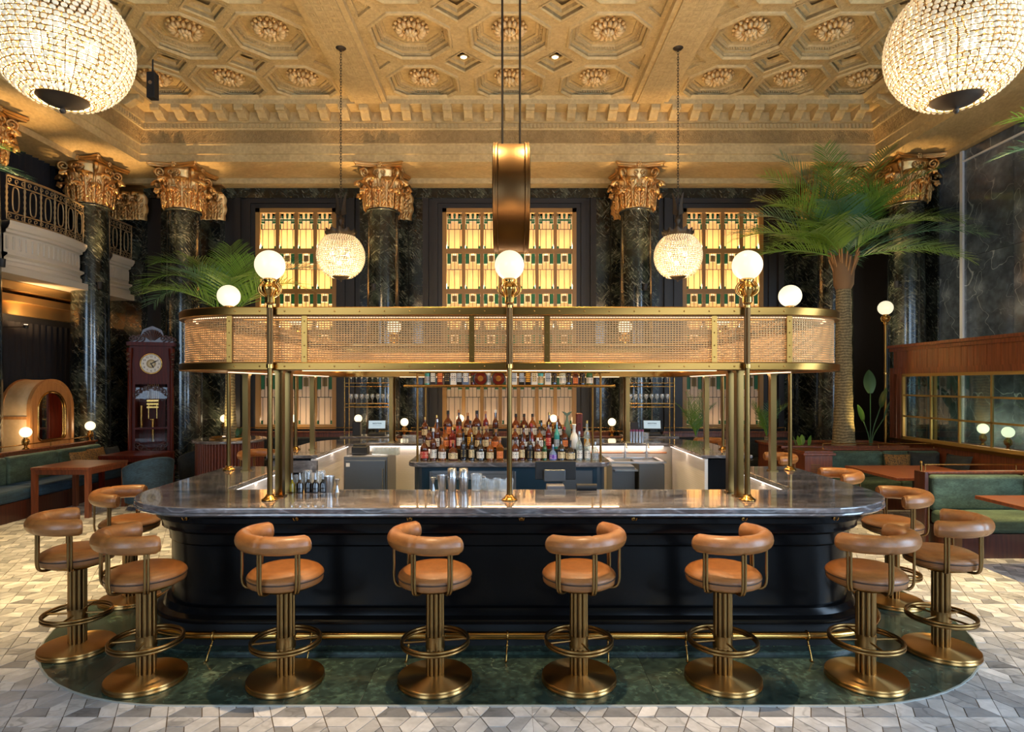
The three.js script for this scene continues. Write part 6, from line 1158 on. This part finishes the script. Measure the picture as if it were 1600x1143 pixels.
{
  const F = []; const put = (...a) => F.push(a);
  for (const [az, el, L, dr] of [[0, 42, 2.3, 1.15], [-12, 28, 2.35, .95], [14, 58, 2.2, 1.0], [-25, 12, 1.9, .8], [30, 66, 2.0, .9], [8, 20, 2.2, .75], [75, 84, 2.3, .3], [100, 78, 2.1, .4], [20, 76, 2.4, .6], [170, 74, 2.2, .7], [0, 62, 2.4, .9], [185, 66, 2.1, .8], [150, 62, 2.0, 1.0], [170, 48, 2.1, 1.1], [185, 34, 2.0, 1.1], [200, 55, 1.8, 1.2], [178, 20, 1.8, 1.0], [160, 36, 2.0, .9], [130, 70, 1.8, .8], [50, 60, 1.9, 1.0], [-50, 40, 1.6, 1.3], [-95, 42, 1.5, 1.5], [-130, 40, 1.7, 1.4], [-75, 66, 1.5, 1.3], [220, 30, 1.8, 1.3], [245, 62, 1.5, 1.4], [285, 74, 1.4, 1.0], [-20, 70, 1.9, .9], [120, 40, 1.9, 1.1], [60, 30, 1.9, 1.1]]) put(az, el, L, dr);
  palm('tall feather palm with thick ringed trunk right of the canopy', [5.97, .84, 10.75], 3.35, .15, .115, F, { boots: true, n: 40, leafL: .56, leafW: .036 });
  const G = [[180, 60, 2.0, 2.0], [168, 46, 1.9, 1.7], [200, 72, 1.7, 1.7], [95, 80, 1.5, .5], [120, 66, 1.5, 1.0], [10, 62, 1.9, 1.5], [-15, 48, 1.7, 1.5], [35, 70, 1.6, 1.0], [-60, 60, 1.3, 1.6], [-110, 62, 1.4, 1.6], [150, 74, 1.6, 1.2], [225, 40, 1.5, 1.4], [-40, 74, 1.3, 1.2]];
  palm('arching palm growing from the round planter stand left of the canopy', [-4.85, 1.05, 10.45], 2.05, .09, .06, G, { n: 34, leafL: .56, leafW: .030 });
  palm('palm mostly outside the picture at the right, only frond tips showing', [6.75, 0, 6.4], 4.25, .13, .1, [[180, 50, 1.45, 1.1], [165, 36, 1.4, 1.2], [195, 62, 1.3, 1.2], [0, 55, 1.3, 1.2], [90, 50, 1.6, 1.2], [-90, 50, 1.5, 1.2], [40, 66, 1.3, 1], [-40, 60, 1.3, 1], [140, 70, 1.4, 1]], { n: 28 });
  palm('palm mostly outside the picture at the left, only frond tips showing', [-6.55, 0, 6.3], 4.1, .13, .1, [[0, 40, 1.35, 1.2], [15, 28, 1.3, 1.1], [-15, 55, 1.2, 1.2], [180, 45, 1.6, 1.2], [90, 50, 1.5, 1.2], [-90, 50, 1.5, 1.2], [140, 60, 1.5, 1], [220, 55, 1.5, 1]], { n: 28 });
  for (const [x, d, w] of [[6.75, 6.4, 'right'], [-6.55, 6.3, 'left']]) { const p = thing('plant_pot', `dark pot of the palm outside the picture at the ${w}`, 'pot', [x, 0, d], 0, 'pots of the side palms'); part(p, 'pot', lathe([[0, .004], [.22, .004], [.3, .5], [.32, .5], [.32, .54], [.28, .54], [.27, .48], [.14, .48]], 28), M.blackMatte); part(p, 'soil', lathe([[.14, .46], [.275, .47]], 28), M.soil); }
  // broad-leaved plants
  const broad = (L, W) => grid(8, 12, (u, v) => { const a = u * 2 - 1, w = W * Math.pow(Math.sin(PI * Math.min(1, .06 + v * .94)), .7) * (1 - .25 * v); return [a * w / 2, L * v * (1 - .12 * v), .10 * L * v * v * 1.4 + .05 * Math.abs(a) * W]; });
  const plant = (label, [x, y, d], list, mat) => { const t = thing('leafy_plant', label, 'plant', [x, y, d], 0, 'leafy plants'); for (const [az, h, lean, L, W] of list) { const a = az * PI / 180, ex = lean * Math.cos(a), ez = -lean * Math.sin(a); part(t, 'stem', tube([[0, 0, 0], [ex * .3, h * .5, ez * .3], [ex, h, ez]], .009, 10, 6), mat); const l = part(t, 'leaf', broad(L, W), mat); l.position.set(ex, h, ez); l.rotation.set(-.1, a + PI / 2, 0); l.rotateX(lean * .9); } return t; };
  plant('broad-leaved plant standing in the palm planter, right of the palm trunk', [6.42, .84, 10.7], [[0, .75, .18, .42, .24], [60, 1.0, .06, .5, .22], [180, .5, .12, .35, .2], [-40, .55, .2, .36, .22]], M.leafDark);
  plant('low green plant in the palm planter, left of the palm trunk', [5.3, .84, 10.85], [[0, .05, .1, .22, .1], [70, .06, .1, .22, .1], [140, .05, .12, .2, .1], [210, .05, .1, .22, .1], [290, .06, .12, .22, .1]], M.leaf);
  plant('low green plant in the round planter stand', [-4.66, 1.06, 10.32], [[0, .05, .08, .16, .07], [80, .06, .06, .16, .07], [200, .05, .04, .14, .07], [290, .06, .1, .16, .07]], M.leafDark);
  palm('small dark fern palm in front of the right window, behind the rear counter', [3.75, 0, 12.1], .95, .05, .04, [[0, 70, .8, .7], [60, 76, .8, .6], [120, 72, .8, .6], [180, 70, .8, .7], [240, 65, .7, .8], [300, 68, .8, .8], [20, 84, .9, .3], [200, 84, .9, .3]], { n: 20, leafL: .22, leafW: .02 });
  palm('small dark fern palm between the right window and the palm tree', [5.15, 0, 12.05], .95, .05, .04, [[0, 70, .8, .7], [70, 76, .8, .6], [130, 72, .8, .6], [190, 70, .8, .7], [250, 65, .7, .8], [310, 68, .8, .8]], { n: 20, leafL: .22, leafW: .02 });
  const up = thing('planter_spotlight', 'small spotlight in the palm planter shining up the trunk', 'spotlight', [6.25, .84, 10.48]); part(up, 'body', cyl(.035, .03, .07, 0, .035, 0, 14), M.blackMatte); part(up, 'lamp', cyl(.028, .028, .008, 0, .075, 0, 12), std({ color: rgb([1, .9, .5]), emissive: rgb([1, .8, .3]), emissiveIntensity: 5 }));
  spotLight([1, .74, .26], 9, [6.25, .94, 10.42], [6.0, 2.6, 10.75], .6, .8, .03);
  const up2 = thing('planter_spotlight', 'small spotlight in the round planter stand shining up the palm', 'spotlight', [-4.85, 1.06, 10.22]); part(up2, 'body', cyl(.03, .025, .05, 0, .025, 0, 14), M.blackMatte); part(up2, 'lamp', cyl(.024, .024, .008, 0, .055, 0, 12), M.led);
  spotLight([1, .78, .36], 6, [-4.85, 1.14, 10.19], [-4.85, 3, 10.5], .8, .8, .03);
}
// ---------------------------------------------------------------- ceiling spots
{
  for (const [x, d, on] of [[-.76, 9.995, 1], [.76, 9.995, 1], [-.76, 7.095, 1], [.76, 7.095, 1], [-5.65, 7.1, 1], [5.65, 7.1, 1], [-5.65, 5.6, 1], [5.65, 5.6, 1], [-2.0, 4.2, 1], [-.76, 4.195, 1], [.76, 4.195, 1], [2.0, 4.2, 1]].filter(q => Math.abs(q[0]) !== 2)) {
    const t = thing('downlight', `recessed ceiling spotlight in the ${Math.abs(x) < 1 ? `${x < 0 ? 'left' : 'right'} diamond coffer ${d > 9 ? 'before the back cornice' : d > 6 ? 'above the bar' : 'above the stools'}` : `${x < 0 ? 'left' : 'right'} coffered field, ${d > 6 ? 'farther' : 'nearer'} one`}`, 'downlight', [x, CEIL, d], 0, 'recessed downlights');
    part(t, 'lamp', cyl(.05, .05, .012, 0, .085, 0, 20), std({ color: rgb([1, .9, .7]), emissive: rgb([1, .85, .6]), emissiveIntensity: 6 })); part(t, 'trim_ring', ring(.062, .012, 0, .085, 0, 8, 24), M.plaster); part(t, 'can', lathe([[.06, .09], [.06, .16], [0, .16]], 20), M.blackMatte);
    spotLight(d < 5 ? WARM : [1, .70, .30], d < 5 ? 170 : Math.abs(x) > 3 ? 230 : 190, [x, CEIL + .06, d], [x * (d < 5 ? 1.6 : 1), 0, d < 5 ? 4.4 : d], d < 5 ? .21 : .42, .7, .05);
  }
  const sp = thing('ceiling_projector', 'black box spotlight hanging under the left coffered ceiling', 'spotlight', [-5.87, 6.9, 9.9]);
  part(sp, 'body', rbox(.13, .42, .14, .01, 0, 0, 0), M.blackMatte); part(sp, 'hanger', cyl(.012, .012, .26, 0, .33, 0, 8), M.blackMatte); part(sp, 'lens', cyl(.03, .03, .012, 0, 0, 0, 14).rotateX(PI / 2).translate(0, .03, .075), M.steel);
}
renderer.render(scene, camera);
